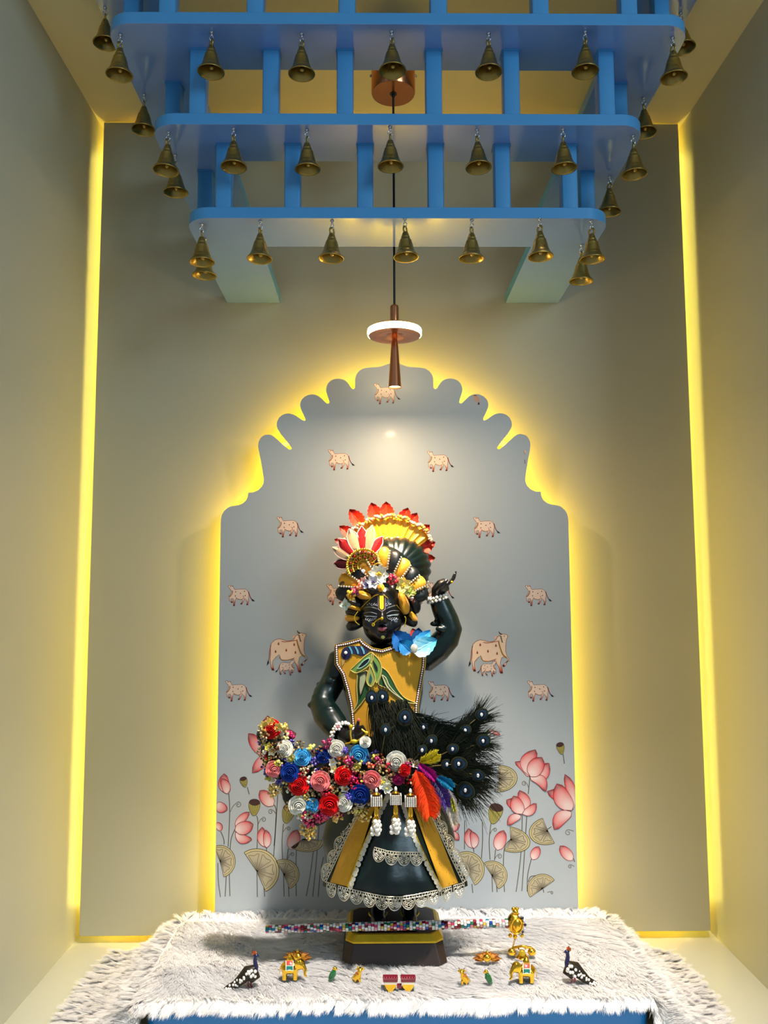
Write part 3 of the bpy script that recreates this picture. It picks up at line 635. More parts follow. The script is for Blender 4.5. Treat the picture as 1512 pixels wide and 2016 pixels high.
WOOD = mat('dark_brown_pedestal', (40, 26, 20), 0.5, noise=0.15, scale=30, bump=0.1, bscale=90)
GOLDP = mat('gold_leaf_paint', (206, 172, 34), 0.38, metal=0.6, noise=0.18, scale=60, bump=0.3, bscale=120)
SILVER = mat('silver_lace_thread', (224, 216, 196), 0.35, metal=0.5, noise=0.1, scale=300)
GEM = mat('clear_crystal', (240, 245, 250), 0.05, noise=0.02, scale=50, coat=1.0, metal=0.35)
statue = empty('deity_statue', (Q(765, 1815).x, YS, .112), 'black dancing deity statue in green and mustard robes, left arm raised', 'statue')
def sp(b, name, m, parent=None, label=None, **k):
    o = b.build(name, m, **k)
    if parent is None or parent is statue: reparent(o, statue)
    else: o.parent = parent; o.matrix_parent_inverse = Matrix()
    if label: o['label'] = label
    return o
def union(b, name, m, vox, sm=6, parent=None):
    """weld the overlapping pieces of b into one continuous surface"""
    me = b.mesh(name + '_raw'); bm = bmesh.new(); bm.from_mesh(me); bmesh.ops.recalc_face_normals(bm, faces=bm.faces); bm.to_mesh(me); bm.free()
    t = bpy.data.objects.new('weld', me); COL.objects.link(t)
    r = t.modifiers.new('r', 'REMESH'); r.mode = 'VOXEL'; r.voxel_size = vox
    s_ = t.modifiers.new('s', 'SMOOTH'); s_.factor = .5; s_.iterations = sm
    dg = bpy.context.evaluated_depsgraph_get(); out = bpy.data.meshes.new_from_object(t.evaluated_get(dg)); out.name = name
    bpy.data.objects.remove(t); bpy.data.meshes.remove(me); out.materials.clear()
    o = link(name, out, m); reparent(o, parent or statue); return o
def bvh_of(o): me = o.data; return BVHTree.FromPolygons([v.co for v in me.vertices], [p.vertices for p in me.polygons])
def hit(bv, px, py, off=.0008, fb=-.05):
    d = Vector(ray(px, py)).normalized(); h = bv.ray_cast(Vector(CP), d)
    return (h[0] - d * off) if h[0] is not None else Q(px, py, fb)
def ring_loft(b, rings, n=20):
    """rings of (px,py,dy,rx_px,ry_m)"""
    b.grid(lambda u, v: (lambda r: Q(r[0] + r[3] * math.cos(2 * PI * u), r[1], r[2] + r[4] * math.sin(2 * PI * u)))(rings[min(int(round(v * (len(rings) - 1))), len(rings) - 1)]), n, len(rings), closeu=True)
    k = len(b.v) - n * len(rings); b.f += [tuple(range(k, k + n)), tuple(range(k + n * (len(rings) - 1), k + n * len(rings)))]
def limb(b, pts, n=12): b.tube([Q(x, y, d) for x, y, d, r in pts], [r * S for x, y, d, r in pts], n)

# pedestal
def rring(z, hx, hy, ch, cx, cy): return [(cx + sx * (hx - (ch if k else 0)), cy + sy * (hy - (0 if k else ch)), z) for sx, sy, ks in ((1, 1, (0, 1)), (-1, 1, (1, 0)), (-1, -1, (0, 1)), (1, -1, (1, 0))) for k in ks]
px0 = Q(775, 1815).x; PZ0, PZ1 = .066, .112
def loftrings(b, rs):
    n = len(rs[0]); k = len(b.v); v = [p for r in rs for p in r]
    f = [(i * n + j, i * n + (j + 1) % n, (i + 1) * n + (j + 1) % n, (i + 1) * n + j) for i in range(len(rs) - 1) for j in range(n)]
    f += [tuple(range(n))[::-1], tuple((len(rs) - 1) * n + j for j in range(n))]; b.add(v, f)
b = MB(); loftrings(b, [rring(PZ0, .0905, .080, .012, px0, YS), rring(PZ1 - .013, .084, .069, .014, px0, YS), rring(PZ1 - .0125, .080, .064, .014, px0, YS), rring(PZ1 - .004, .077, .061, .014, px0, YS)])
ped = sp(b, 'pedestal', WOOD, smooth=False); bevel(ped, .002)
b = MB(); loftrings(b, [rring(PZ1 - .0128, .0845, .0695, .014, px0, YS), rring(PZ1 - .010, .0845, .0695, .014, px0, YS), rring(PZ1 - .001, .0780, .0615, .014, px0, YS), rring(PZ1 - .001, .071, .054, .012, px0, YS)])
sp(b, 'gold_rim', GOLDP, ped, 'gold painted rim', smooth=False)
b = MB(); loftrings(b, [rring(PZ1 - .006, .0735, .0565, .012, px0, YS), rring(PZ1, .0735, .0565, .012, px0, YS)])
sp(b, 'standing_plate', mat('maroon_plate', (46, 14, 18), 0.4, noise=0.1, scale=40), ped, smooth=False)

# body: one continuous surface with head, arms, hands, legs and feet
b = MB()
ring_loft(b, [(752, 1250, .002, 20, .019), (752, 1275, .002, 24, .022), (751, 1290, .002, 70, .034), (752, 1330, 0, 70, .045), (757, 1400, -.004, 58, .044), (762, 1460, 0, 60, .045), (766, 1520, 0, 64, .046), (768, 1560, 0, 60, .042)])
for cx, kx in ((742, 744), (800, 806)):
    zf = PZ1
    limb(b, [(cx, 1540, 0, 34), (kx, 1660, -.012, 25), (kx, 1760, .006, 17), (kx, 1800, .008, 15)])
    fx = Q(kx, 1800).x; b.tube([(fx, YS + .020, zf + .012), (fx, YS - .004, zf + .013), (fx, YS - .030, zf + .0085), (fx, YS - .042, zf + .0055)], [.011, .0135, .0135, .009], 12)
    for q in range(5):
        ox = (q - 2) * .0052 * (1 if cx < 770 else -1); b.tube([(fx + ox, YS - .036, zf + .006), (fx + ox * 1.12, YS - .047 - .0018 * (2 - q if q > 2 else 1), zf + .0045), (fx + ox * 1.15, YS - .052 + .0012 * q, zf + .0036)], [.0034, .0034, .0028], 8)
limb(b, [(680, 1296, 0, 22), (660, 1345, -.008, 19), (640, 1388, -.025, 17), (664, 1432, -.062, 15), (680, 1450, -.084, 12)])
limb(b, [(826, 1292, 0, 22), (862, 1272, -.006, 19), (884, 1240, -.012, 17), (870, 1195, -.016, 14), (861, 1172, -.018, 11.5)])
# head
hc = Q(752, 1195, -.018); b.ell(hc, (47 * S, .052, 56 * S), 24, 16); jc = Q(752, 1231, -.030); b.ell(jc, (37 * S, .036, 36 * S), 20, 14)
b.ell(Q(752, 1251, -.052), (14 * S, .011, 11 * S), 12, 8)
for s in (-1, 1): b.ell(Q(752 + s * 24, 1226, -.046), (16 * S, .016, 17 * S), 12, 8)
b.tube([Q(752, 1198, -.068), Q(752, 1212, -.073), Q(752, 1221, -.079)], [5 * S, 5.5 * S, 7 * S], 10)
for s in (-1, 1): b.ell(Q(752 + s * 6, 1223, -.0715), (4.4 * S, .006, 4 * S), 10, 6)
b.ell(Q(753, 1235.5, -.0665), (10 * S, .006, 3.2 * S), 12, 6); b.ell(Q(753, 1241, -.0655), (8.5 * S, .006, 3.4 * S), 12, 6)
# raised hand: palm up, fingers bent upward, thumb leaving the near side
b.tube([Q(860, 1176, -.018), Q(861, 1163, -.018), Q(870, 1154, -.018), Q(880, 1149.5, -.018)], [11 * S, 12.5 * S, 14.5 * S, 13.5 * S], 14, up=(0, 1, 0), flat=1.35)
for q, (dy, ln) in enumerate(((-.036, .86), (-.025, 1.0), (-.013, .97), (-.002, .8))):
    tipx, tipy = 880 + 17.5 * ln, 1149 - 23 * ln
    b.tube([Q(874, 1153, dy), Q(884, 1147, dy), Q(880 + 13.5 * ln, 1149 - 10 * ln, dy), Q(tipx, tipy, dy)], [4.8 * S, 4.4 * S, 3.8 * S, 2.7 * S], 10); b.ell(Q(tipx, tipy, dy), 2.9 * S, 8, 6)
b.tube([Q(861, 1162, -.032), Q(868, 1153, -.043), Q(876, 1146, -.046), Q(881, 1140, -.045)], [5.5 * S, 4.9 * S, 4.2 * S, 3 * S], 10)
# lower hand in front of the belly, fingers closing on the garland
b.tube([Q(678, 1449, -.084), Q(690, 1452, -.094), Q(700, 1452, -.098)], [12 * S, 13.5 * S, 13 * S], 14, up=(0, 1, 0), flat=.8)
for pts in ([(698, 1445, -.098), (703, 1430, -.104), (706, 1418, -.106)], [(702, 1446, -.100), (714, 1430, -.110), (722, 1446, -.116), (719, 1456, -.112)], [(703, 1452, -.102), (718, 1444, -.116), (724, 1456, -.118), (718, 1464, -.112)], [(702, 1458, -.102), (715, 1456, -.116), (719, 1466, -.116), (712, 1471, -.110)], [(698, 1461, -.102), (709, 1464, -.114), (712, 1472, -.113), (706, 1476, -.108)]):
    b.tube([Q(*p) for p in pts], [4.6 * S, 4.3 * S] + [3.8 * S] * (len(pts) - 3) + [3 * S], 10); b.ell(Q(*pts[-1]), 3.1 * S, 8, 6)
body = union(b, 'body', SKIN, .0021, 5)
BV = bvh_of(body)

# painted face
FX = lambda x, y: (695 + x / 12.6, 1150 + y / 12.6)
def face_poly(pts, col, name, off=.0009, label=None, m=None):
    p2 = [FX(*p) for p in pts]; c = (sum(p[0] for p in p2) / len(p2), sum(p[1] for p in p2) / len(p2)); kk = MB()
    n = len(p2); inner = [(c[0] + (p[0] - c[0]) * .5, c[1] + (p[1] - c[1]) * .5) for p in p2]
    v = [hit(BV, *p, off) for p in p2] + [hit(BV, *p, off + .0002) for p in inner] + [hit(BV, *c, off + .0003)]
    kk.add(v, [(i, (i + 1) % n, n + (i + 1) % n, n + i) for i in range(n)] + [(n + i, n + (i + 1) % n, 2 * n) for i in range(n)], col); return sp(kk, name, m or GLS, body, label)
def face_line(pts, r, col, name, m=None, kk=None, off=.0005):
    k2 = kk or MB(); k2.tube([hit(BV, *FX(*p), off) for p in bez(pts, 5)], r * S, 6, col=col)
    return sp(k2, name, m or GLS, body) if kk is None else None
face_poly([(268, 772), (420, 790), (592, 797), (560, 812), (505, 818), (470, 800), (385, 802), (335, 815), (300, 795)], (196, 206, 210), 'eye')
face_poly([(838, 780), (930, 762), (1040, 748), (1142, 735), (1112, 784), (1072, 782), (1030, 764), (962, 786), (920, 802), (850, 797)], (196, 206, 210), 'eye')
face_poly([(628, 285), (792, 285), (800, 560), (780, 630), (715, 672), (650, 630), (628, 560)], (70, 22, 20), 'forehead_mark_border', .0008)
face_poly([(657, 285), (757, 285), (760, 590), (745, 622), (712, 634), (680, 622), (664, 590)], (186, 178, 28), 'forehead_mark', .0016, 'yellow forehead stripe')
face_poly([(603, 1098), (645, 1072), (690, 1074), (722, 1092), (760, 1070), (812, 1068), (842, 1085), (795, 1138), (742, 1166), (682, 1158), (640, 1128)], (176, 62, 84), 'lips', .0008, 'pink lips')
face_poly([(695, 1310), (712, 1280), (742, 1270), (775, 1282), (793, 1312), (778, 1345), (742, 1360), (708, 1345)], (214, 200, 92), 'chin_dot', .0010, 'pale yellow chin dot')
face_poly([(290, 575), (390, 545), (500, 558), (620, 600), (608, 632), (490, 592), (380, 575), (300, 590)], (96, 92, 84), 'eyebrow'); face_poly([(808, 612), (890, 565), (1000, 525), (1080, 520), (1040, 545), (920, 585), (830, 624)], (96, 92, 84), 'eyebrow')
kk = MB()
for pts in ([(262, 722), (400, 696), (520, 716), (592, 745)], [(828, 730), (930, 672), (1030, 655), (1135, 664)], [(610, 1100), (722, 1112), (838, 1086)], [(592, 800), (560, 850), (500, 880)], [(842, 815), (880, 860), (930, 880)], [(625, 300), (628, 590), (660, 645), (715, 672), (772, 645), (800, 590), (800, 300)]): face_line(pts, .55, (150, 146, 150), '', kk=kk)
sp(kk, 'painted_lines', GLS, body)
kk = MB()
for cx_, cy_, r_ in [(330, 870, 22), (385, 880, 26), (440, 880, 26), (495, 870, 26), (545, 850, 20), (400, 915, 14), (930, 850, 22), (980, 860, 26), (1035, 855, 28), (1090, 860, 22), (960, 900, 12), (1030, 905, 12), (470, 505, 26), (535, 500, 22), (585, 515, 22), (410, 480, 14), (360, 505, 10), (830, 510, 26), (900, 490, 20), (940, 492, 10)]:
    kk.tube([hit(BV, *FX(cx_ + r_ * math.cos(a), cy_ + r_ * math.sin(a)), .0004) for a in [i * .62 for i in range(9)]], .45 * S, 5, col=(176, 176, 184))
sp(kk, 'painted_dots', GLS, body)
kk = MB(); kk.tube([hit(BV, *FX(*p), .0012) for p in bez([(505, 1000), (560, 930), (640, 870), (715, 850)], 5)], 1.2 * S, 8); kk.ell(hit(BV, *FX(718, 850), .001), (3 * S, .0016, 3 * S), 10, 6)
kk.tube([hit(BV, *FX(503 + 30 * math.cos(a), 1005 + 34 * math.sin(a)), .0014) for a in [2 * PI * i / 12 for i in range(12)]], 1.1 * S, 6, closed=True)
sp(kk, 'nose_ornament', GOLDP, body, 'gold nose ornament')
kk = MB()
for pts in ([(640, 258), (520, 300), (340, 450), (230, 560), (90, 720), (35, 830), (70, 940), (160, 1010)], [(760, 265), (860, 350)], [(1080, 520), (1180, 640), (1260, 770), (1310, 860), (1290, 1000), (1280, 1060)]):
    kk.tube([hit(BV, *FX(*p), .002, -.06) for p in bez(pts, 5)], .8 * S, 6)
sp(kk, 'gold_edge_thread', GOLDP, body)

# green robe: torso and both sleeves in one surface
b = MB()
ring_loft(b, [(752, 1268, .004, 34, .026), (751, 1282, .004, 82, .040), (751, 1300, .002, 86, .046), (752, 1330, 0, 82, .052), (755, 1365, -.002, 78, .052), (757, 1400, -.002, 70, .050), (762, 1445, 0, 66, .052), (766, 1490, 0, 76, .056), (768, 1520, 0, 84, .058)], 28)
limb(b, [(690, 1292, 0, 26), (670, 1303, -.002, 27), (661, 1330, -.006, 24.5), (648, 1354, -.012, 22), (640, 1366, -.016, 23), (634, 1386, -.026, 24), (644, 1408, -.042, 27), (658, 1428, -.060, 25.5), (670, 1443, -.076, 20)], 16)
for p in [(632, 1347, -.010, 7), (616, 1388, -.03, 8), (652, 1340, -.026, 10), (628, 1372, -.03, 10), (648, 1396, -.058, 9)]: b.ell(Q(p[0], p[1], p[2]), (p[3] * S * 1.5, p[3] * S, p[3] * S * .8), 10, 8)
limb(b, [(818, 1288, 0, 27), (840, 1294, -.002, 28), (862, 1276, -.006, 27), (880, 1256, -.010, 25.5), (887, 1238, -.013, 23), (881, 1220, -.014, 22), (873, 1203, -.015, 21.5), (867, 1188, -.016, 20), (864, 1180, -.017, 19)], 16)
for p in [(900, 1236, -.014, 7), (856, 1228, -.016, 7), (868, 1238, -.030, 8), (884, 1262, -.024, 8), (876, 1214, -.030, 6)]: b.ell(Q(p[0], p[1], p[2]), (p[3] * S * 1.5, p[3] * S, p[3] * S * .8), 10, 8)
robe = union(b, 'robe', GREEN, .0024, 4)
# dhoti under the skirt
def dh(u, v):
    py = 1490 + v * 262; rx = np.interp(py, [1490, 1560, 1612, 1650, 1690, 1752], [74, 100, 122, 131, 122, 108]); a = 2 * PI * u
    f = 1 + .035 * math.sin(a * 9 + v * 3) * v
    return Q(763 + rx * f * math.cos(a), py, .004 + (.056 + .02 * v) * f * math.sin(a))
b = MB(); b.grid(dh, 72, 14, closeu=True); sp(b, 'dhoti', GREEN)
# flared front skirt
def SK(px, py, off=0.0):
    hw_ = np.interp(py, [1480, 1560, 1600, 1735, 1800], [52, 66, 80, 150, 158]); cx_ = np.interp(py, [1480, 1735], [768, 778]); s_ = (px - cx_) / hw_
    fr = np.interp(py, [1480, 1600, 1740], [-.064, -.086, -.118]); ed = np.interp(py, [1480, 1740], [.028, .070])
    return Q(px, py, fr + ed * s_ * s_ + .0022 * math.sin(s_ * 11) * np.interp(py, [1560, 1740], [0, 1]) - off)
def skx(s_, py): return np.interp(py, [1480, 1735], [768, 778]) + s_ * np.interp(py, [1480, 1560, 1600, 1735, 1800], [52, 66, 80, 150, 158])
def hemy(s_): return 1776 - 36 * s_ * s_
def skg(u, v, off=0): s_ = (u * 2 - 1) * .945; py = 1485 + v * (hemy(s_) - 1485); return SK(skx(s_, py), py, off)
b = MB(); b.grid(skg, 60, 30); b.grid(lambda u, v: skg(1 - u, v, -.003), 60, 30); sp(b, 'skirt', GREEN)
def sheet(quad, m, name, off=.003, nu=8, nv=18, surf=SK, thick=.0018, label=None, parent=None):
    (ax, ay), (bx, by), (cx_, cy_), (dx, dy_) = quad   # top left, top right, bottom right, bottom left
    def P(u, v): x0, y0 = ax + (dx - ax) * v, ay + (dy_ - ay) * v; x1, y1 = bx + (cx_ - bx) * v, by + (cy_ - by) * v; return x0 + (x1 - x0) * u, y0 + (y1 - y0) * u
    k = MB(); k.grid(lambda u, v: surf(*P(u, v), off), nu, nv); k.grid(lambda u, v: surf(*P(1 - u, v), off - thick), nu, nv); return sp(k, name, m, parent, label)
sheet([(722, 1540), (753, 1540), (687, 1746), (650, 1737)], YEL, 'skirt_panel', label='mustard yellow skirt panel'); sheet([(796, 1540), (824, 1540), (902, 1738), (870, 1749)], YEL, 'skirt_panel', label='mustard yellow skirt panel')
sheet([(752, 1560), (800, 1560), (829, 1684), (737, 1679)], GREEN, 'skirt_overlay', .0045)
def skn(px, py): e = 2; a = SK(px + e, py) - SK(px - e, py); c = SK(px, py + e) - SK(px, py - e); n = a.cross(c); n.normalize(); return n if n.y < 0 else -n
# lace scallops
b = MB(); nA = 12
arc = lambda r, d, y0=0: [(r * math.cos(PI * i / nA), 0, y0 - d * math.sin(PI * i / nA)) for i in range(nA + 1)]
b.tube(arc(.5, .72), .030, 5); b.tube(arc(.42, .62), .016, 4); b.tube(arc(.22, .30), .02, 4)
for x, z in ((-.27, -.26), (-.13, -.44), (.13, -.44), (.27, -.26)): b.tube([(x + .075 * math.cos(a), 0, z + .075 * math.sin(a)) for a in [2 * PI * i / 8 for i in range(8)]], .034, 4, closed=True)
for a in (-1.1, -.55, 0, .55, 1.1): b.tube([(0, 0, 0), (.2 * math.sin(a), 0, -.24 * math.cos(a))], .018, 4)
for i in range(5): b.tube([((i - 2) * .2 + .09 * math.cos(a), 0, .09 + .09 * math.sin(a)) for a in [2 * PI * j / 8 for j in range(8)]], .022, 4, closed=True)
b.tube([(-.5, 0, 0), (.5, 0, 0)], .02, 4); b.tube([(-.5, 0, .19), (.5, 0, .19)], .02, 4)
scal = b.mesh('lace_scallop'); scal.materials.append(SILVER)
def scallop(p, tang, outw, w, nrm):
    t = Vector(tang).normalized(); n = Vector(nrm); n = (n - t * n.dot(t)).normalized(); z = n.cross(t); z.normalize()
    if z.dot(outw) > 0: z = -z
    y = z.cross(t)
    o = bpy.data.objects.new('lace_scallop', scal); COL.objects.link(o); o.parent = statue; o.matrix_parent_inverse = Matrix.Translation(-statue.location)
    o.matrix_basis = Matrix(((t.x * w, y.x * w, z.x * w, p[0]), (t.y * w, y.y * w, z.y * w, p[1]), (t.z * w, y.z * w, z.z * w, p[2]), (0, 0, 0, 1)))
def along(pts, n, outdir, wscale=1.0, off=.003, surf=SK):
    cur = bez(pts, 12); L = [0]
    for a, c in zip(cur, cur[1:]): L.append(L[-1] + math.dist(a, c))
    for i in range(n):
        t = (i + .5) / n * L[-1]; j = next(k for k in range(len(L)) if L[k] >= t); w0 = (t - L[j - 1]) / max(L[j] - L[j - 1], 1e-6) if j else 0
        x = cur[j - 1][0] + (cur[j][0] - cur[j - 1][0]) * w0; y = cur[j - 1][1] + (cur[j][1] - cur[j - 1][1]) * w0
        dx, dy_ = cur[j][0] - cur[j - 1][0], cur[j][1] - cur[j - 1][1]; l = math.hypot(dx, dy_); dx /= l; dy_ /= l
        p = surf(x, y, off); tg = surf(x + dx * 4, y + dy_ * 4, off) - surf(x - dx * 4, y - dy_ * 4, off); ow = outdir(dx, dy_)
        ov = surf(x + ow[0] * 4, y + ow[1] * 4, off) - p; scallop(p, tg, ov, L[-1] / n * S * wscale, skn(x, y))
along([(640, 1741), (700, 1758), (775, 1771), (850, 1760), (916, 1742)], 11, lambda dx, dy: (-dy, dx))
along([(705, 1598), (683, 1640), (662, 1685), (639, 1733)], 5, lambda dx, dy: (dy, -dx) if dy < 0 else (-dy, dx) if -dy < 0 else (-1, 0))
along([(846, 1590), (868, 1637), (892, 1688), (914, 1733)], 5, lambda dx, dy: (dy, -dx))
along([(736, 1673), (775, 1682), (832, 1683)], 4, lambda dx, dy: (-dy, dx), off=.007)
# round sequins and gold cord along the yellow panels
b = MB(); b.lathe([(.0001, .0006), (.8, .0006), (1, .1), (1, .2), (.35, .25), (.3, .12), (.0001, .12)], 12); seq = b.mesh('sequin'); seq.materials.append(SILVER)
for pts, n in (([(764, 1567), (740, 1620), (714, 1680), (690, 1746)], 23), ([(794, 1585), (812, 1640), (838, 1698), (866, 1750)], 20)):
    cur = bez(pts, 20); kk = MB(); kk.tube([SK(x + (5 if pts[0][0] > 780 else -5), y, .005) for x, y in cur], 1.4 * S, 6); sp(kk, 'gold_cord', GOLDP)
    for i in range(n):
        x, y = cur[int(i / (n - 1) * (len(cur) - 1))]; p = SK(x, y, .0045 + .001 * (i % 2)); nn = skn(x, y); R = nn.to_track_quat('Z', 'Y').to_matrix().to_4x4()
        o = bpy.data.objects.new('sequin', seq); COL.objects.link(o); o.parent = statue; o.matrix_parent_inverse = Matrix.Translation(-statue.location)
        o.matrix_basis = Matrix.Translation(p) @ R @ Matrix.Diagonal((4.9 * S, 4.9 * S, 3 * S, 1))
kk = MB()
for i in range(46):
    q = random.random(); left = i % 2; u = random.random()
    x0, x1 = ((722 + (650 - 722) * q, 753 + (687 - 753) * q) if left else (796 + (870 - 796) * q, 824 + (902 - 824) * q)); x = x0 + (x1 - x0) * (.1 + .8 * u); y = 1560 + 180 * q
    kk.ell(SK(x, y, .0036), .7 * S, 6, 4)
sp(kk, 'gold_dots', GOLD)
# anklets and toe nails
for kx in (744, 806):
    fx = Q(kx, 1800).x; kk = MB()
    kk.tube([(fx + .0155 * math.cos(a), YS - .008 - .016 * math.sin(a), PZ1 + .0155 - .004 * math.sin(a)) for a in [PI * i / 14 for i in range(15)]], [.0016 + .0006 * (i % 2) for i in range(15)], 8); sp(kk, 'anklet', GOLDP)
    kk = MB()
    for q in range(5): ox = (q - 2) * .0052 * 1.13 * (1 if kx < 770 else -1); kk.ell((fx + ox, YS - .0525 + .0012 * q, PZ1 + .0052), (.0022, .0022, .0014), 8, 6, col=(150, 52, 60))
    sp(kk, 'toe_nails', GLS)

# mustard bodice with beaded border
def BB(px, py, off=0.0):
    s_ = (px - 750) / 90; return Q(px, py, -.068 + .026 * s_ * s_ + .010 * max(0, (1290 - py) / 35) ** 1.5 - off)
bo = [(659, 1270), (684, 1264), (709, 1257), (717, 1265), (734, 1276), (752, 1279.5), (770, 1274), (783, 1264), (800, 1262), (822, 1270), (838, 1287), (837, 1310), (828, 1359), (823, 1390), (822, 1450), (694, 1450), (691, 1413), (688, 1386), (682, 1359), (673, 1328), (660, 1308)]
def in_poly(x, y, P):
    c = False; j = len(P) - 1
    for i in range(len(P)):
        if (P[i][1] > y) != (P[j][1] > y) and x < (P[j][0] - P[i][0]) * (y - P[i][1]) / (P[j][1] - P[i][1]) + P[i][0]: c = not c
        j = i
    return c
def curved_poly(b, pts, surf, off=0.0, thick=.002, step=7, col=None):
    """fill a traced outline on a curved surface, with thickness"""
    dense = []
    for i in range(len(pts)):
        a, c = pts[i], pts[(i + 1) % len(pts)]; n = max(1, int(math.dist(a, c) / step))
        dense += [(a[0] + (c[0] - a[0]) * k / n, a[1] + (c[1] - a[1]) * k / n) for k in range(n)]
    xs = [p[0] for p in dense]; ys = [p[1] for p in dense]; inn = []
    y = min(ys) + step / 2
    while y < max(ys):
        x = min(xs) + step / 2
        while x < max(xs):
            if in_poly(x, y, dense) and min(math.dist((x, y), d) for d in dense) > step * .55: inn.append((x, y))
            x += step
        y += step
    nd = len(dense); allp = [Vector(p) for p in dense + inn]
    r = geometry.delaunay_2d_cdt(allp, [], [list(range(nd))], 1, 1e-4); V2, F2 = r[0], r[2]
    v = [surf(p.x, p.y, off) for p in V2]; n = len(v); v += [surf(p.x, p.y, off - thick) for p in V2]
    f = [tuple(t) for t in F2] + [tuple(i + n for i in t[::-1]) for t in F2]
    org = r[1]; ed = {}
    for t in F2:
        for i in range(len(t)):
            e = (t[i], t[(i + 1) % len(t)]); ed[e] = 1
    f += [(a, c, c + n, a + n) for (a, c) in ed if (c, a) not in ed]
    b.add(v, f, col)
b = MB(); curved_poly(b, bo, BB); bod = sp(b, 'bodice', YEL, label='mustard yellow bodice with maroon and pearl border')
edge_path = [bo[15], bo[16], bo[17], bo[18], bo[19], bo[20], bo[0], bo[1], bo[2], bo[3], bo[4], bo[5], bo[6], bo[7]]; edge2 = [(838, 1288), (837, 1310), (828, 1359), (823, 1390), (822, 1440)]
for ep in (edge_path, edge2):
    ins = []
    for i in range(len(ep)):
        a, c = Vector(ep[max(i - 1, 0)]), Vector(ep[min(i + 1, len(ep) - 1)]); t = (c - a).normalized(); ins.append((ep[i][0] - t.y * 3.6, ep[i][1] + t.x * 3.6))
    cur = [p for i in range(len(ins) - 1) for p in [(ins[i][0] + (ins[i + 1][0] - ins[i][0]) * k / 8, ins[i][1] + (ins[i + 1][1] - ins[i][1]) * k / 8) for k in range(8)]] + [ins[-1]]
    kk = MB(); kk.tube([BB(x, y, .0012) for x, y in cur], 3.6 * S, 6, flat=.4, up=(0, 1, 0)); sp(kk, 'bodice_border', MAROON, bod)
    kk = MB(); acc = 0
    for a, c in zip(cur, cur[1:]):
        d = math.dist(a, c); t = -acc
        while t + 4.3 <= d: t += 4.3; kk.ell(BB(a[0] + (c[0] - a[0]) * t / d, a[1] + (c[1] - a[1]) * t / d, .0032), 1.75 * S, 7, 5)
        acc = d - t
    sp(kk, 'pearl_edging', WHITE, bod); kk = MB(); kk.tube([BB(x, y, .0002) for x, y in [p for i in range(len(ep) - 1) for p in [(ep[i][0] + (ep[i + 1][0] - ep[i][0]) * k / 6, ep[i][1] + (ep[i + 1][1] - ep[i][1]) * k / 6) for k in range(6)]]], 1.1 * S, 6); sp(kk, 'gold_cord', GOLDP, bod)
# embroidered bird on the bodice
EM = lambda x, y: (650 + x / 7.56, 1260 + y / 7.56)
def motif(pts, col, name, off, beads=None, thick=.0015):
    p2 = [EM(*p) for p in bez(pts + [pts[0]], 5)][:-1]; b = MB(); curved_poly(b, p2, BB, off, thick, 4, col); o = sp(b, name, FAB, bod)
    if beads:
        kk = MB(); kk.tube([BB(*p, off + .0003) for p in p2], 1.0 * S, 5, closed=True, col=beads); sp(kk, 'thread_outline', SATIN, bod)
motif([(160, 210), (185, 140), (250, 100), (340, 88), (460, 92), (560, 140), (575, 175), (480, 240), (390, 215), (310, 205), (300, 255), (250, 295), (190, 275)], (28, 34, 66), 'embroidered_bird', .0015)
for x in (270, 360, 450): motif([(x, 100), (x + 26, 98), (x + 60, 160), (x + 66, 205), (x + 44, 205), (x + 32, 160)], (78, 140, 160), 'embroidered_stripe', .0028)
motif([(165, 290), (215, 300), (210, 335), (178, 380)], (196, 160, 96), 'embroidered_beak', .0016)
kk = MB(); kk.ell(BB(*EM(232, 190), .0035), (3.2 * S, .0016, 3.2 * S), 10, 8); sp(kk, 'bird_eye', WHITE, bod)
GD, GL, GB = (42, 84, 46), (116, 150, 74), (200, 176, 96)
motif([(300, 445), (430, 320), (520, 240), (620, 185), (640, 260), (600, 360), (480, 450), (380, 490)], GL, 'embroidered_leaf', .0022, GB); motif([(400, 425), (500, 310), (585, 270), (560, 340), (470, 410)], (24, 30, 44), 'embroidered_leaf_core', .0034, (150, 190, 170))
motif([(625, 190), (720, 290), (762, 400), (750, 520), (690, 640), (660, 520), (610, 380), (610, 280)], GL, 'embroidered_leaf', .0020, GB); motif([(640, 300), (700, 400), (705, 470), (660, 400)], (24, 36, 44), 'embroidered_leaf_core', .0034)
motif([(600, 370), (650, 490), (670, 600), (620, 690), (560, 660), (540, 580), (570, 470)], (150, 160, 84), 'embroidered_drop', .0036, GB); motif([(600, 500), (625, 580), (605, 635), (580, 590)], (40, 90, 90), 'embroidered_drop_core', .005)
motif([(405, 490), (480, 470), (555, 470), (560, 640), (590, 720), (500, 900), (320, 1100), (400, 940), (395, 700)], GD, 'embroidered_feather', .0012, GB); motif([(440, 530), (520, 490), (540, 560), (490, 730), (450, 820), (430, 680)], (166, 170, 130), 'embroidered_feather_core', .0026, (60, 40, 40))
motif([(760, 400), (850, 470), (930, 600), (1010, 750), (1120, 870), (1290, 945), (1100, 920), (960, 830), (860, 730), (720, 660), (750, 540)], GD, 'embroidered_feather', .0012, GB); motif([(770, 520), (830, 570), (880, 680), (990, 810), (1080, 890), (940, 790), (840, 690)], (122, 150, 92), 'embroidered_feather_core', .0026, (210, 200, 160))

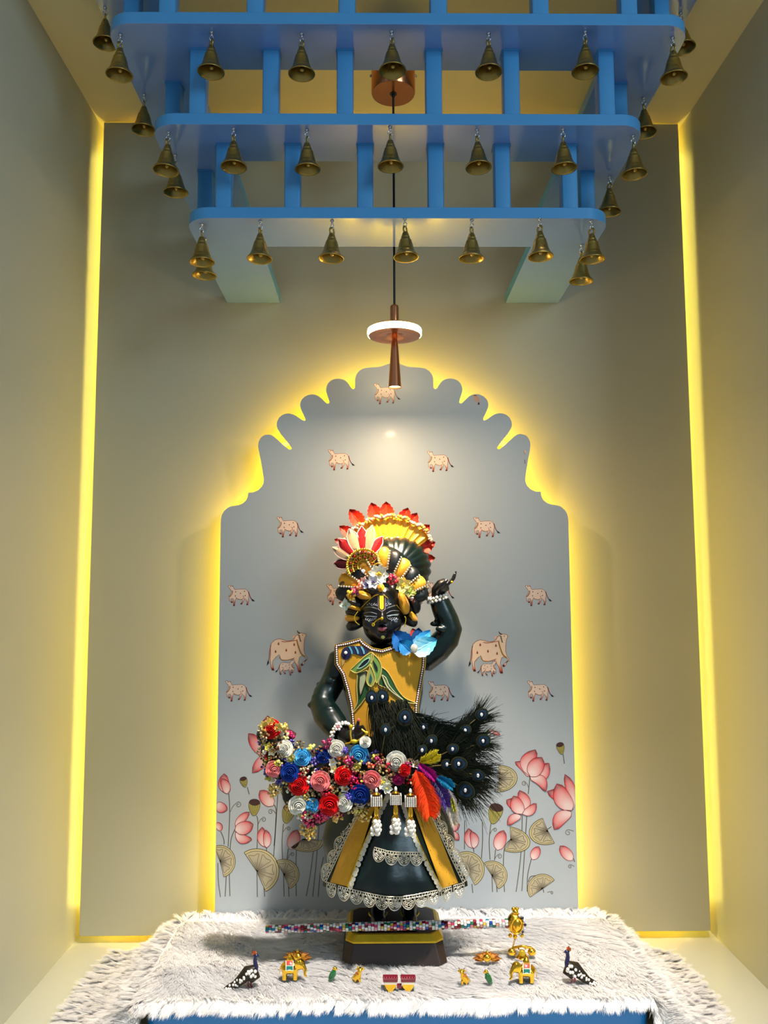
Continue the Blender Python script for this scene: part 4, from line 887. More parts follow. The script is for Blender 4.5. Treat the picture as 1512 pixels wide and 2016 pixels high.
# leaves
def leaf(b, base, tip, w, nrm, c0, c1, c2, bend=.15, serr=.05, nb=12, nw=9):
    """pointed leaf with midrib crease and side veins, colours from base c0 over c1 to tip c2"""
    base, tip = Vector(base), Vector(tip); d = tip - base; L = d.length; t = d / L; n = Vector(nrm); n = (n - t * n.dot(t)).normalized(); s_ = t.cross(n)
    def P(i, j, o=0.0):
        u = j / (nb - 1); q = i / (nw - 1) * 2 - 1; hw_ = w / 2 * (u + .02) ** .5 * (1 - u) ** .85 * 2.35 * (1 + serr * (1 if j % 2 else -1) * abs(q) ** 6)
        vein = .022 * w * math.cos((u * 7 - abs(q) * 1.6) * 2 * PI)
        return base + d * u + s_ * (q * hw_) + n * (w * .16 * abs(q) + bend * L * (u - u * u * 1.2) + vein * (1 - abs(q) * .3) - o)
    def C(i, j):
        u = j / (nb - 1); q = abs(i / (nw - 1) * 2 - 1); vv = max(0, math.cos((u * 7 - q * 1.6) * 2 * PI)) ** 3
        c = mixc(lin(c0), lin(c1), min(1, u * 1.6)) if u < .72 else mixc(lin(c1), lin(c2), (u - .72) / .28)
        return mixc(c, lin(c0), .35 * vv)
    for sg in (0, 1):
        v = [P(i, j, .0008 * sg) for j in range(nb) for i in range(nw)]; f = [(j * nw + i, j * nw + i + 1, (j + 1) * nw + i + 1, (j + 1) * nw + i) for j in range(nb - 1) for i in range(nw - 1)]
        if sg: f = [q[::-1] for q in f]
        b.add(v, f, [C(i, j) for j in range(nb) for i in range(nw)])
    b.tube([P(nw // 2, j, -.0004) for j in range(nb)], [.012 * w * 2 * (1 - j / nb) + .0003 for j in range(nb)], 5, col=[lin(c0)] * nb)
for bs, tp, w, cs, dy in (((803, 1278), (775, 1243), 40, ((14, 70, 130), (20, 96, 166), (10, 60, 120)), -.066), ((810, 1284), (786, 1262), 30, ((20, 100, 160), (28, 130, 190), (10, 80, 140)), -.072), ((822, 1268), (824, 1236), 26, ((20, 60, 110), (24, 74, 130), (14, 50, 100)), -.060),
                          ((816, 1280), (847, 1240), 28, ((130, 205, 235), (60, 160, 215), (40, 140, 200)), -.064), ((814, 1284), (860, 1258), 36, ((190, 232, 245), (90, 195, 228), (30, 140, 190)), -.070), ((820, 1262), (812, 1237), 20, ((190, 70, 40), (170, 50, 34), (120, 30, 24)), -.054)):
    b = MB(); leaf(b, Q(*bs, dy), Q(*tp, dy + .004), w * S, (0, -1, .1), *cs); sp(b, 'shoulder_leaf', SATIN)
b = MB(); cp = Q(815.5, 1277, -.080); b.ell(cp, (7 * S, .003, 8.5 * S), 14, 8); br = sp(b, 'shoulder_brooch', SILVER)
b = MB(); b.lathe([(.0001, .0), (3.2 * S, .0), (4.8 * S, -.0014), (2.4 * S, -.0036), (.0001, -.0036)], 8, Matrix.Translation(cp + Vector((0, -.0025, 0))) @ Matrix.Rotation(-PI / 2, 4, 'X') @ Matrix.Diagonal((.85, 1.25, -1, 1))); sp(b, 'crystal', GEM, br)

# bracelets
def pearl_ring(name, c, ax, r, n, pr, rows=1):
    ax = Vector(ax).normalized(); u = ax.orthogonal().normalized(); w = ax.cross(u); kk = MB(); k2 = MB()
    for q in range(rows):
        for i in range(n):
            a = 2 * PI * (i + .5 * q) / n; kk.ell(Vector(c) + u * (r * math.cos(a)) + w * (r * math.sin(a)) + ax * ((q - (rows - 1) / 2) * pr * 1.7), pr * (1 if i % 3 else .8), 8, 6)
    for i in range(n): a = 2 * PI * (i + .25) / n; k2.ell(Vector(c) + (u * math.cos(a) + w * math.sin(a)) * (r * .97), pr * .62, 6, 5)
    e = sp(kk, name, WHITE); sp(k2, 'gold_beads', GOLD, e); return e
pearl_ring('bracelet', Q(861, 1177.5, -.017), Q(858, 1166, -.018) - Q(864, 1186, -.017), 19.5 * S, 17, 3.4 * S, 2)
pearl_ring('bracelet', Q(673, 1446, -.078), Q(684, 1452, -.094) - Q(662, 1436, -.066), 22 * S, 19, 3.4 * S, 2)
kk = MB()
for i in range(7):
    a = 2 * PI * i / 6; kk.ell(Q(665 + (5.6 * math.cos(a) if i < 6 else 0), 1431 + (5.6 * math.sin(a) if i < 6 else 0), -.103), 2.8 * S, 8, 6, col=(238, 230, 222) if i < 6 else (220, 120, 120))
sp(kk, 'bead_flower', GLS)
kk = MB()
for pts in ([(691, 1430, -.112), (690, 1445, -.116), (692, 1458, -.116)], [(680, 1465, -.112), (693, 1461, -.118), (706, 1458, -.120), (718, 1448, -.122), (724, 1443, -.122)], [(712, 1436, -.118), (720, 1442, -.122)]): kk.tube([Q(*p) for p in pts], 1.6 * S, 6)
kk.ell(Q(691, 1431, -.114), (3.6 * S, .003, 4.4 * S), 10, 8); kk.ell(Q(697, 1460, -.120), (7 * S, .003, 4 * S), 10, 8); kk.ell(Q(722, 1443, -.124), (3.6 * S, .003, 3.4 * S), 10, 8); sp(kk, 'hand_ornament', GOLDP, label='gold hand chain with three small plates')
kk = MB(); kk.ell(Q(706, 1417.5, -.1095), (2.6 * S, .0016, 3.2 * S), 8, 6, col=(206, 84, 98)); sp(kk, 'finger_nail', GLS)
kk = MB(); kk.tube([Q(889.5, 1145, -.030 + .004 * math.cos(a)) + Vector((.0042 * math.sin(a), 0, .0036 * math.sin(a))) for a in [2 * PI * i / 10 for i in range(10)]], .0012, 6, closed=True); kk.ell(Q(889.5, 1146, -.040), 2.4 * S, 8, 6); sp(kk, 'finger_ring', GOLDP)
# ------------------------------------------------------------------ turban of the statue
turban = sp((lambda b: (b.ell(Q(757, 1150, .004), (74 * S, .060, 78 * S), 28, 18), b)[1])(MB()), 'turban', GREEN, label='yellow and dark green turban crowned with a pleated fan')
def tp_(b, name, m, label=None, **k): return sp(b, name, m, turban, label, **k)
FC = (766, 1118); FDY = .030
def polar(c, r, a, dy): return Q(c[0] + r * math.cos(math.radians(a)), c[1] - r * math.sin(math.radians(a)), dy)
# pleated yellow fan behind the dome
FANC = mat('saffron_pleated_satin', (250, 176, 14), 0.4, noise=0.08, scale=60, sheen=0.3, bump=0.05, bscale=300)
def fan(u, v, o=0.0):
    a = 36 + 115 * u; r = 56 + v * 45; z = .0032 * (abs((u * 14) % 1 * 2 - 1) ** .6 - .5) * (.4 + v)
    return polar(FC, r, a, FDY + z + .010 * (1 - v) * -1 + o)
b = MB(); b.grid(lambda u, v: fan(u, v), 153, 6); b.grid(lambda u, v: fan(1 - u, v, .0012), 153, 6); tp_(b, 'pleated_fan', FANC)
def beads(cs, name, parent_fn=tp_, cols=((236, 200, 84), (240, 206, 170), (226, 178, 60), (235, 170, 150)), r=3.8, m=None):
    kk = MB()
    for i, p in enumerate(cs):
        kk.ell(p, r * S * random.uniform(.75, 1.15), 8, 6, col=random.choice(cols))
    return parent_fn(kk, name, m or GLS)
beads([polar(FC, 102 - max(0, (22 - a)) * .75 + random.uniform(-3, 3), a, FDY - .006) for a in np.linspace(33, 152, 52)], 'bead_edging')
beads([polar(FC, 58 + random.uniform(-2, 3), a, FDY - .018) for a in np.linspace(34, 150, 36)], 'bead_edging', r=4.2)
beads([polar((760, 1140), 80 + random.uniform(-3, 3), a, FDY - .016) for a in np.linspace(-38, 22, 26)], 'bead_edging', cols=((150, 128, 76), (206, 186, 130), (120, 84, 60), (220, 208, 180)), r=4.0)
beads([polar((757, 1140), 82 + random.uniform(-2, 2), a, FDY - .018) for a in np.linspace(178, 216, 18)], 'bead_edging', cols=((120, 96, 56), (150, 120, 80), (90, 66, 44)), r=3.6)
# orange leaves round the fan
for tx, ty, ln, w in ((658, 1062, 36, 18), (668, 1036, 38, 24), (688, 1003, 40, 30), (731, 990, 38, 30), (760, 988, 37, 31), (803, 1000, 39, 30), (821, 1010, 40, 29), (846, 1034, 38, 28), (857, 1068, 40, 30), (857, 1099, 42, 26)):
    dx, dy_ = FC[0] - tx, FC[1] - 12 - ty; l = math.hypot(dx, dy_)
    b = MB(); leaf(b, Q(tx + dx / l * ln, ty + dy_ / l * ln, FDY + .004), Q(tx, ty, FDY + .008), w * S, (0, -1, .15), (226, 74, 22), (212, 30, 10), (80, 10, 8), bend=.08, serr=.09); tp_(b, 'orange_leaf', SATIN)
# dark pleated satin dome
def dome(u, v):
    a = 2 * PI * u; t = PI * .5 * v; rr = 1 + .055 * abs(math.sin(a * 11)) * math.sin(t)
    x = 66 * math.sin(t) * rr * math.cos(a); y = 60 * math.sin(t) * rr * math.sin(a)
    return Q(780 + x, 1118 - y * .98, .020 - .050 * math.cos(t))
b = MB(); b.grid(dome, 132, 14, closeu=True); tp_(b, 'satin_dome', GREEN, 'glossy dark green pleated dome')
# wraps: puffs of yellow and dark cloth separated by beaded cords
YPUFF = mat('saffron_wrap_cloth', (232, 160, 12), 0.5, noise=0.12, scale=70, bump=0.25, bscale=180, sheen=0.2)
BPUFF = mat('black_wrap_cloth', (9, 14, 16), 0.42, noise=0.2, scale=60, bump=0.2, bscale=180)
def puff(px, py, dy, ln, wd, ang, th, m, name='wrap_fold'):
    a = math.radians(ang); ex = (Q(px + math.cos(a), py - math.sin(a), dy) - Q(px, py, dy)).normalized(); R = frame((0, 0, 0), ex, (0, -1, 0)).to_3x3()
    b = MB(); c = Q(px, py, dy); nu, nv = 16, 12
    def f(u, v):
        t = PI * v; k = 1 + .08 * math.sin(6 * PI * u + 5 * v); p = Vector((math.cos(t) * ln * S, math.sin(t) ** .8 * wd * S * math.cos(2 * PI * u) * k, math.sin(t) ** .8 * th * math.sin(2 * PI * u) * k)); return c + R @ p
    b.grid(f, nu, nv, closeu=True); tp_(b, name, m)
UW = [(684, 1164, 200, 'b'), (690, 1147, 150, 'y'), (706, 1130, 140, 'b'), (719, 1117, 128, 'y'), (735, 1106, 112, 'b'), (755, 1101, 92, 'y'), (774, 1109, 72, 'b'), (789, 1122, 60, 'y'), (804, 1138, 48, 'b'), (816, 1154, 34, 'y'), (820, 1172, 16, 'b')]
for i, (x, y, a, k) in enumerate(UW):
    puff(x, y, -.030 - .012 * math.sin(PI * i / 10), 24, 17, a, .015, YPUFF if k == 'y' else BPUFF)
    if i:
        x0, y0, a0 = UW[i - 1][:3]; mx, my, ma = (x + x0) / 2, (y + y0) / 2, math.radians((a + a0) / 2); kk = MB()
        for q in range(9):
            t = (q / 8 - .5) * 40; kk.ell(Q(mx + math.cos(ma) * t, my - math.sin(ma) * t, -.051 - .010 * math.sin(PI * i / 10) + .010 * (q / 4 - 1) ** 2), 2.1 * S, 6, 5)
        tp_(kk, 'bead_cord', SILVER)
LW = [(700, 1229, 20, 'b', 19, 11), (694, 1216, 0, 'y', 15, 9), (697, 1206, -12, 'b', 17, 9), (699, 1196, -16, 'y', 18, 8), (700, 1186, -22, 'b', 22, 11), (722, 1173, -14, 'y', 20, 10), (690, 1172, 100, 'y', 14, 11), (690, 1158, 80, 'b', 14, 12), (731, 1161, -40, 'b', 18, 12), (751, 1161, -76, 'y', 16, 12), (772, 1169, -85, 'b', 22, 14), (793, 1187, -72, 'y', 23, 11), (804, 1199, -60, 'b', 22, 11), (810, 1211, -62, 'y', 17, 9), (805, 1221, -30, 'b', 18, 11), (816, 1186, -80, 'b', 22, 11), (822, 1165, -80, 'b', 18, 11), (812, 1150, -60, 'y', 14, 10)]
b = MB(); b.ell(Q(755, 1190, .010), (66 * S, .046, 50 * S), 24, 16); tp_(b, 'under_wrap', BPUFF)
for x, y, a, k, ln, wd in LW: puff(x, y, -.040 if 710 < x < 800 else -.024, ln, wd, a, .022, YPUFF if k == 'y' else BPUFF)
# feathered aigrette on the left: gold filigree half disc with petals
AG = (716, 1114); ADY = -.056
def pet(px, py, w, c, edge, name='aigrette_petal'):
    dx, dy_ = px - AG[0], py - AG[1]; l = math.hypot(dx, dy_); bx, by = AG[0] + dx / l * 26, AG[1] + dy_ / l * 26; nb = 12
    nx, ny = -dy_ / l, dx / l; b = MB(); L_ = []; R2 = []
    for j in range(nb + 1):
        u = j / nb; hw_ = w / 2 * (.55 + .8 * math.sin(PI * min(1, u * .95))) * (1 if u < .7 else max(.05, 1 - ((u - .7) / .3) ** 2)); x, y = bx + (px - bx) * u, by + (py - by) * u; d = ADY + .014 * u
        L_.append((x + nx * hw_, y + ny * hw_, d)); R2.append((x - nx * hw_, y - ny * hw_, d))
    v = [Q(*p) for p in L_] + [Q((p[0] + q[0]) / 2, (p[1] + q[1]) / 2, p[2] - .0035) for p, q in zip(L_, R2)] + [Q(*p) for p in R2] + [Q((p[0] + q[0]) / 2, (p[1] + q[1]) / 2, p[2] + .003) for p, q in zip(L_, R2)]; n = nb + 1
    b.add(v, [(r * n + i, r * n + i + 1, ((r + 1) % 4) * n + i + 1, ((r + 1) % 4) * n + i) for r in range(4) for i in range(nb)], c); o = tp_(b, name, FAB)
    kk = MB(); kk.tube([Q(*p) for p in L_ + R2[::-1]], 1.1 * S, 6, col=edge); tp_(kk, 'petal_piping', FAB)
PKE = (228, 186, 176)
for px, py, w, c in ((657, 1109, 15, (70, 10, 16)), (655, 1078, 15, (176, 146, 112)), (666, 1060, 17, (140, 8, 16)), (687, 1041, 17, (186, 152, 114)), (712, 1036, 16, (196, 14, 18)), (733, 1034, 14, (178, 148, 110)), (753, 1056, 13, (190, 20, 22))): pet(px, py, w, c, PKE)
kk = MB(); k2 = MB(); k3 = MB()
for a in np.linspace(8, 208, 26): kk.ell(polar(AG, 33, a, ADY - .004), 2.4 * S, 7, 5)
for rr in (12, 22, 31): kk.tube([polar(AG, rr, a, ADY - .003) for a in np.linspace(5, 212, 18)], 1.1 * S, 5)
for a in np.linspace(10, 206, 13): kk.tube([polar(AG, 8, a + 6, ADY - .003), polar(AG, 20, a - 5, ADY - .004), polar(AG, 32, a + 5, ADY - .003)], .9 * S, 5)
for i, a in enumerate(np.linspace(18, 200, 12)): k2.ell(polar(AG, 26 if i % 2 else 17, a, ADY - .002), (2.8 * S, .002, 2.8 * S), 7, 5, col=(170, 16, 22) if i % 3 else (200, 70, 20))
k3.grid(lambda u, v: polar(AG, 33 * v + .5, 5 + 207 * u, ADY + .001 - .004 * (1 - v)), 20, 4, col=(150, 104, 30))
ag = tp_(kk, 'aigrette_filigree', GOLD); tp_(k2, 'red_stones', GLS); tp_(k3, 'aigrette_backing', FAB)
# small flowers pinned across the turban
def star(px, py, dy, r, c, c2, n=6, name='small_flower', parent_fn=None):
    b = MB(); ce = Q(px, py, dy)
    for i in range(n):
        a = 2 * PI * i / n + random.uniform(-.2, .2); tipp = Q(px + r * math.cos(a), py - r * math.sin(a), dy - random.uniform(.002, .009)); leaf(b, ce, tipp, r * S * .72, (0, -1, 0), c, c, c, bend=-.12, serr=0, nb=6, nw=5)
    for i in range(5): b.ell(Q(px + random.uniform(-.2, .2) * r, py + random.uniform(-.2, .2) * r, dy - .004), r * .13 * S, 6, 5, col=c2)
    return (parent_fn or tp_)(b, name, SATIN)
def berries(px, py, dy, r, n, c, br=3, name='berry_cluster', parent_fn=None, m=None):
    b = MB()
    for i in range(n):
        a = random.uniform(0, 2 * PI); q = r * math.sqrt(random.random()); x, y = px + q * math.cos(a), py + q * math.sin(a); d = dy - .006 * (1 - (q / r) ** 2) - random.uniform(0, .004)
        b.ell(Q(x, y, d), br * S * random.uniform(.8, 1.15), 8, 6, col=random.choice(c) if isinstance(c[0], tuple) else c)
        b.tube([Q(px, py, dy + .006), Q(x, y, d)], .4 * S, 4, col=(70, 60, 30))
    return (parent_fn or tp_)(b, name, m or GLS)
CREAM, WHT = (240, 228, 190), (232, 228, 222)
for a in ((745, 1131, -.072, 22, (244, 236, 214), (232, 190, 60), 9), (735, 1146, -.074, 15, (220, 214, 214), (90, 70, 120), 6), (723, 1150, -.070, 12, (206, 200, 220), (60, 50, 110), 6), (717, 1144, -.068, 10, (236, 206, 190), (220, 110, 70), 5), (680, 1190, -.050, 13, (212, 220, 200), (180, 190, 140), 4), (794, 1152, -.068, 17, (240, 220, 130), (226, 190, 60), 9), (806, 1163, -.062, 14, (232, 214, 120), (160, 190, 70), 7), (784, 1144, -.068, 9, (240, 214, 190), (210, 50, 50), 5)): star(*a)
for a in ((706, 1153, -.068, 9, 10, ((210, 70, 50), (224, 110, 70), (236, 170, 140)), 3.2), (692, 1171, -.060, 10, 12, ((236, 178, 30), (244, 206, 70)), 3.3), (700, 1165, -.062, 9, 12, ((150, 20, 70), (130, 16, 50), (176, 40, 90)), 3.2), (773, 1141, -.070, 10, 14, ((186, 18, 40), (206, 40, 60), (150, 10, 40)), 3.2), (812, 1177, -.056, 8, 8, ((100, 30, 40), (210, 160, 160)), 2.6)): berries(*a)
for tx, ty, bx, by, c in ((812, 1175, 801, 1168, (60, 150, 60)), (820, 1168, 808, 1164, (150, 180, 60)), (668, 1152, 678, 1146, (96, 76, 40))):
    b = MB(); leaf(b, Q(bx, by, -.064), Q(tx, ty, -.060), 8 * S, (0, -1, 0), c, c, c, serr=0, nb=7, nw=5); tp_(b, 'small_leaf', SATIN)
kk = MB(); kk.lathe([(.0001, 0), (2.5 * S, 0), (3.6 * S, -.001), (1.8 * S, -.003), (.0001, -.003)], 8, Matrix.Translation(Q(715, 1124, -.078)) @ Matrix.Rotation(-PI / 2, 4, 'X') @ Matrix.Diagonal((1, 1, -1, 1))); tp_(kk, 'crystal', GEM)

# ------------------------------------------------------------------ flower garland across the waist
GDY = -.132
garland = empty('flower_garland', Q(660, 1545, GDY), 'crescent garland of small roses, berries and beaded tassels across the statue', 'garland')
def gp(b, name, m, label=None, **k):
    o = b.build(name, m, **k); reparent(o, garland)
    if label: o['label'] = label
    return o
b = MB()
for p in ((524, 1446, 18), (545, 1470, 30), (560, 1500, 36), (590, 1520, 44), (600, 1560, 42), (618, 1592, 34), (640, 1530, 50), (660, 1565, 46), (690, 1525, 48), (700, 1560, 40), (735, 1520, 38), (770, 1515, 28), (800, 1515, 20)): b.ell(Q(p[0], p[1], GDY + .034), (p[2] * S, .026, p[2] * S * .9), 14, 10)
core = union(b, 'foliage_core', mat('dark_foliage', (14, 20, 14), 0.8, noise=0.3, scale=120, bump=0.5, bscale=200), .004, 3, garland)
CV = bvh_of(core)
def gdy(px, py):
    h = CV.ray_cast(Vector(CP), Vector(ray(px, py)).normalized()); return (h[0].y - YS) if h[0] is not None else GDY + .02
def rose_mesh(seed):
    rg = random.Random(seed); b = MB()
    for layer, (n, r, h, op, z0) in enumerate(((3, .38, .86, -.75, .22), (3, .56, .84, -.45, .12), (4, .74, .74, -.1, .04), (5, .92, .60, .35, -.02), (5, 1.08, .42, .8, -.08))):
        for k in range(n):
            a0 = 2 * PI * (k + .3 * layer) / n + rg.uniform(-.1, .1); span = 2 * PI / n * 1.45
            def f(u, v, o=0.0):
                a = a0 + (u - .5) * span; rr = r * (.45 + .55 * v ** .8) * (1 + op * .30 * v * v) * (1 - .08 * (2 * u - 1) ** 2) - o; z = z0 + h * v * (1 - .30 * op * v) - .16 * abs(2 * u - 1) ** 3 * v + .05 * v * math.sin(9 * u + k)
                return Vector((rr * math.cos(a), rr * math.sin(a), z))
            b.grid(f, 7, 5); b.grid(lambda u, v: f(1 - u, v, .07), 7, 5); b.tube([f(q / 6, 1, .035) for q in range(7)], .035, 4)
    b.ell((.03, 0, .66), (.24, .20, .42), 8, 6); return b
RC = {'red': (206, 14, 18), 'white': (226, 224, 212), 'light_blue': (72, 166, 216), 'dark_blue': (10, 52, 138), 'pink': (232, 132, 132), 'magenta': (150, 18, 84)}
RM = {}
for k, c in RC.items():
    m_ = mat(k + '_foam_petal', c, 0.55, noise=0.10, scale=120, spec=0.25); RM[k] = []
    for s_ in range(2):
        b = rose_mesh(s_ + 3); me = b.mesh('rose'); me.materials.append(m_); bm = bmesh.new(); bm.from_mesh(me); bm.to_mesh(me); bm.free(); me.polygons.foreach_set('use_smooth', [True] * len(me.polygons)); RM[k].append(me)
def rose(px, py, r, k, dd=0.0):
    r *= 1.0; p = Q(px, py, gdy(px, py) - .013 + dd); nx, ny = random.uniform(-.28, .28), random.uniform(-.2, .35)
    o = bpy.data.objects.new('rose', random.choice(RM[k])); COL.objects.link(o); o.parent = garland; o.matrix_parent_inverse = Matrix.Translation(-garland.location)
    R = Vector((nx, -1, ny)).to_track_quat('Z', 'Y').to_matrix().to_4x4() @ Matrix.Rotation(random.uniform(0, 6.28), 4, 'Z'); o.matrix_basis = Matrix.Translation(p) @ R @ Matrix.Diagonal((r * S, r * S, r * S, 1))
    o['label'] = k.replace('_', ' ') + ' foam rose'
ROSES = [(534, 1435, 13.5, 'red'), (561, 1474, 11.5, 'white'), (595, 1491, 12, 'light_blue'), (637, 1487, 11, 'dark_blue'), (662, 1473, 12, 'white'), (708, 1485, 13.5, 'light_blue'), (539, 1513, 11.5, 'pink'), (571, 1520, 13, 'dark_blue'), (631, 1537, 13.5, 'pink'), (589, 1545, 14, 'red'), (676, 1527, 13, 'red'), (733, 1534, 12.5, 'pink'), (649, 1583, 14.5, 'red'), (587, 1584, 13.5, 'white'), (615, 1586, 10, 'light_blue'), (678, 1580, 12, 'white'), (708, 1564, 14, 'dark_blue'), (780, 1498, 14, 'white'), (796, 1516, 8.5, 'red'), (784, 1533, 8.5, 'magenta'), (719, 1461, 8, 'white')]
for a in ROSES: rose(*a)
gpoly = [(512, 1430), (530, 1420), (552, 1440), (572, 1450), (600, 1474), (640, 1470), (680, 1478), (716, 1470), (760, 1488), (815, 1496), (826, 1512), (806, 1540), (760, 1548), (742, 1572), (722, 1596), (690, 1600), (655, 1608), (622, 1614), (580, 1606), (566, 1576), (560, 1548), (538, 1540), (518, 1522), (514, 1480)]
PAL = [((156, 134, 96), (190, 172, 130), (120, 98, 64)), ((226, 220, 200), (190, 180, 150)), ((120, 84, 50), (150, 110, 70), (96, 60, 36)), ((176, 12, 40), (140, 10, 34), (204, 40, 60)), ((150, 14, 76), (180, 30, 100), (110, 8, 56)), ((58, 48, 140), (40, 34, 104), (90, 70, 170)), ((214, 106, 60), (232, 150, 100), (190, 70, 36)), ((216, 206, 90), (196, 186, 70), (230, 220, 140)), ((168, 146, 90), (140, 118, 70), (198, 176, 110))]
gfn = lambda b, name, m, label=None, **k: gp(b, name, m, label, **k)
def buds(px, py, dy, r, n, c):
    b = MB(); ph = random.uniform(0, 6)
    for i in range(n):
        a = ph + 2 * PI * i / n + random.uniform(-.3, .3); q = r * random.uniform(.55, 1); x, y = px + q * math.cos(a), py + q * math.sin(a); p0 = Q(px, py, dy + .008); p1 = Q(x, y, dy - random.uniform(.001, .007)); d = (p1 - p0).normalized(); cc = random.choice(c)
        b.tube([p0, p1], .5 * S, 4, col=(96, 92, 56)); b.tube([p1 - d * 3.4 * S, p1 - d * 1.2 * S, p1 + d * 1.4 * S, p1 + d * 4.2 * S], [.6 * S, 2.1 * S, 2.2 * S, .3 * S], 7, col=cc)
    gp(b, 'bud_spray', GLS)
n_ = 0; spots = []
while n_ < 125:
    x, y = random.uniform(510, 828), random.uniform(1418, 1616)
    if not in_poly(x, y, gpoly): continue
    if any(math.dist((x, y), (q[0], q[1])) < q[2] * 1.12 for q in ROSES): continue
    if any(math.dist((x, y), q) < 8.0 for q in spots) and random.random() < .93: continue
    spots.append((x, y)); n_ += 1; d = gdy(x, y) - .006 - random.uniform(0, .005); c = random.choice(PAL); t = random.random()
    if t < .5: berries(x, y, d, 8.5, 10, c, 2.7, 'berry_cluster', gfn)
    elif t < .9: buds(x, y, d, 9.5, 8, c)
    else: star(x, y, d - .002, 10, random.choice(((236, 232, 222), (240, 226, 190), (206, 200, 90))), (220, 190, 80), 5, 'small_flower', gfn)
for x, y in ((569, 1450), (645, 1465), (688, 1500)): berries(x, y, gdy(x, y) - .010, 11, 20, ((140, 10, 70), (170, 20, 90), (110, 6, 54)), 3.2, 'berry_cluster', gfn)
for x, y, r, n in ((612, 1611, 20, 46), (598, 1604, 12, 20), (636, 1604, 12, 20)): berries(x, y, GDY + .006, r, n, ((150, 10, 70), (176, 16, 60), (196, 24, 84)), 3.0, 'berry_cluster', gfn)
for x, y, r, n in ((541, 1552, 12, 34), (535, 1560, 9, 18), (572, 1588, 11, 30), (606, 1632, 16, 46), (612, 1645, 10, 22), (664, 1606, 13, 34), (716, 1603, 15, 40), (521, 1440, 8, 18), (516, 1460, 8, 20), (559, 1432, 8, 18)): berries(x, y, GDY + .012, r, n, ((214, 176, 80), (180, 138, 50), (236, 206, 120)), 2.3, 'gold_bead_cluster', gfn, GLS)
for x, y in ((547, 1432), (520, 1428), (532, 1420)): star(x, y, gdy(x, y) - .012, 10, (238, 220, 130), (230, 190, 60), 6, 'small_flower', gfn)
star(753, 1540, gdy(753, 1540) - .014, 16, (226, 226, 196), (206, 196, 60), 6, 'small_flower', gfn); star(762, 1552, -.150, 12, (228, 228, 214), (214, 206, 120), 6, 'small_flower', gfn)
# three tassels
TY_ = -.158
AMBD = mat('dull_bronze', (90, 78, 66), 0.5, metal=0.3, noise=0.1, scale=80)
for tx, y0 in ((741, 1566), (779, 1563), (808, 1567)):
    kk = MB(); kk.ell(Q(tx, y0 - 9, TY_), (2.6 * S, 2.6 * S, 5 * S), 10, 8); t_ = gp(kk, 'tassel', WHITE, 'pearl tassel with beaded cube and gold cap')
    kk = MB(); cw = 8.6
    for face in range(4):
        for i in range(6):
            for j in range(6):
                u = (i - 2.5) / 2.5 * cw; c0 = Q(tx, y0 + 2 + j * 3.2, TY_); o_ = {0: (u * S, -cw * S), 1: (u * S, cw * S), 2: (-cw * S, u * S), 3: (cw * S, u * S)}[face]
                kk.ell(c0 + Vector((o_[0], o_[1], 0)), 1.5 * S, 6, 4)
    o = gp(kk, 'pearl_cube', WHITE)
    k4 = MB(); k4.box(Q(tx, y0 + 10, TY_), (cw * 1.86 * S, cw * 1.86 * S, 16 * S)); o4 = gp(k4, 'cube_core', AMBD, smooth=False); o4.parent = t_; o4.matrix_parent_inverse = Matrix(); o.parent = t_; o.matrix_parent_inverse = Matrix()
    kk = MB(); T_ = Matrix.Translation(Q(tx, y0 + 20, TY_)); kk.lathe([(5.5 * S, 1 * S), (6.5 * S, -1 * S), (3.6 * S, -3 * S), (4.2 * S, -6 * S), (4.2 * S, -16 * S), (3.6 * S, -17 * S), (.0001, -17 * S)], 14, T_); kk.lathe([(3 * S, 22 * S), (6.5 * S, 20 * S), (5.5 * S, 18.4 * S)], 14, T_); o = gp(kk, 'gold_cap', GOLD); o.parent = t_; o.matrix_parent_inverse = Matrix()
    kk = MB(); k2 = MB()
    for q in range(9):
        a = 2 * PI * q / 9; ex, ed = 8 * math.cos(a) * (1 if q % 2 else .5), .0075 * math.sin(a); yb = y0 + 52 + (q % 3) * 7
        kk.tube([Q(tx, y0 + 36, TY_), Q(tx + ex * .9, y0 + 46, TY_ + ed), Q(tx + ex, yb + 8, TY_ + ed)], .8 * S, 5)
        for w in range(2): k2.ell(Q(tx + ex, yb + w * 9, TY_ + ed - .001), 4.4 * S, 10, 7)
    o = gp(kk, 'gold_strands', GOLD); o.parent = t_; o.matrix_parent_inverse = Matrix(); o = gp(k2, 'pearls', WHITE); o.parent = t_; o.matrix_parent_inverse = Matrix()

# ------------------------------------------------------------------ peacock feathers and dyed plumes
feathers = empty('peacock_feather_spray', Q(800, 1500, -.11), 'spray of dark peacock feathers and dyed plumes fanning right from the garland', 'feathers')
FEA = mat('feather_barbs', (255, 255, 255), 0.75, attr=True, noise=0.25, scale=300, spec=0.25)
def fp_(b, name, m, label=None, **k):
    o = b.build(name, m, **k); reparent(o, feathers)
    if label: o['label'] = label
    return o
def barb(b, p0, p1, p2, w, c0, c1):
    """thin tapered strand bending from p0 over p1 to p2, triangular in section"""
    n = 5; v = []; col = []
    for i in range(n):
        t = i / (n - 1); p = p0 * (1 - t) ** 2 + p1 * 2 * t * (1 - t) + p2 * t * t; ww = w * (1 - .8 * t)
        v += [p + Vector((ww, 0, ww * .3)), p + Vector((-ww * .4, -ww * .5, ww)), p + Vector((-ww * .6, ww * .3, -ww))]; col += [mixc(c0, c1, t)] * 3
    b.add(v, [(i * 3 + k, i * 3 + (k + 1) % 3, i * 3 + 3 + (k + 1) % 3, i * 3 + 3 + k) for i in range(n - 1) for k in range(3)], col)
D1, D2, D3 = lin((8, 24, 16)), lin((22, 32, 16)), lin((36, 32, 20))
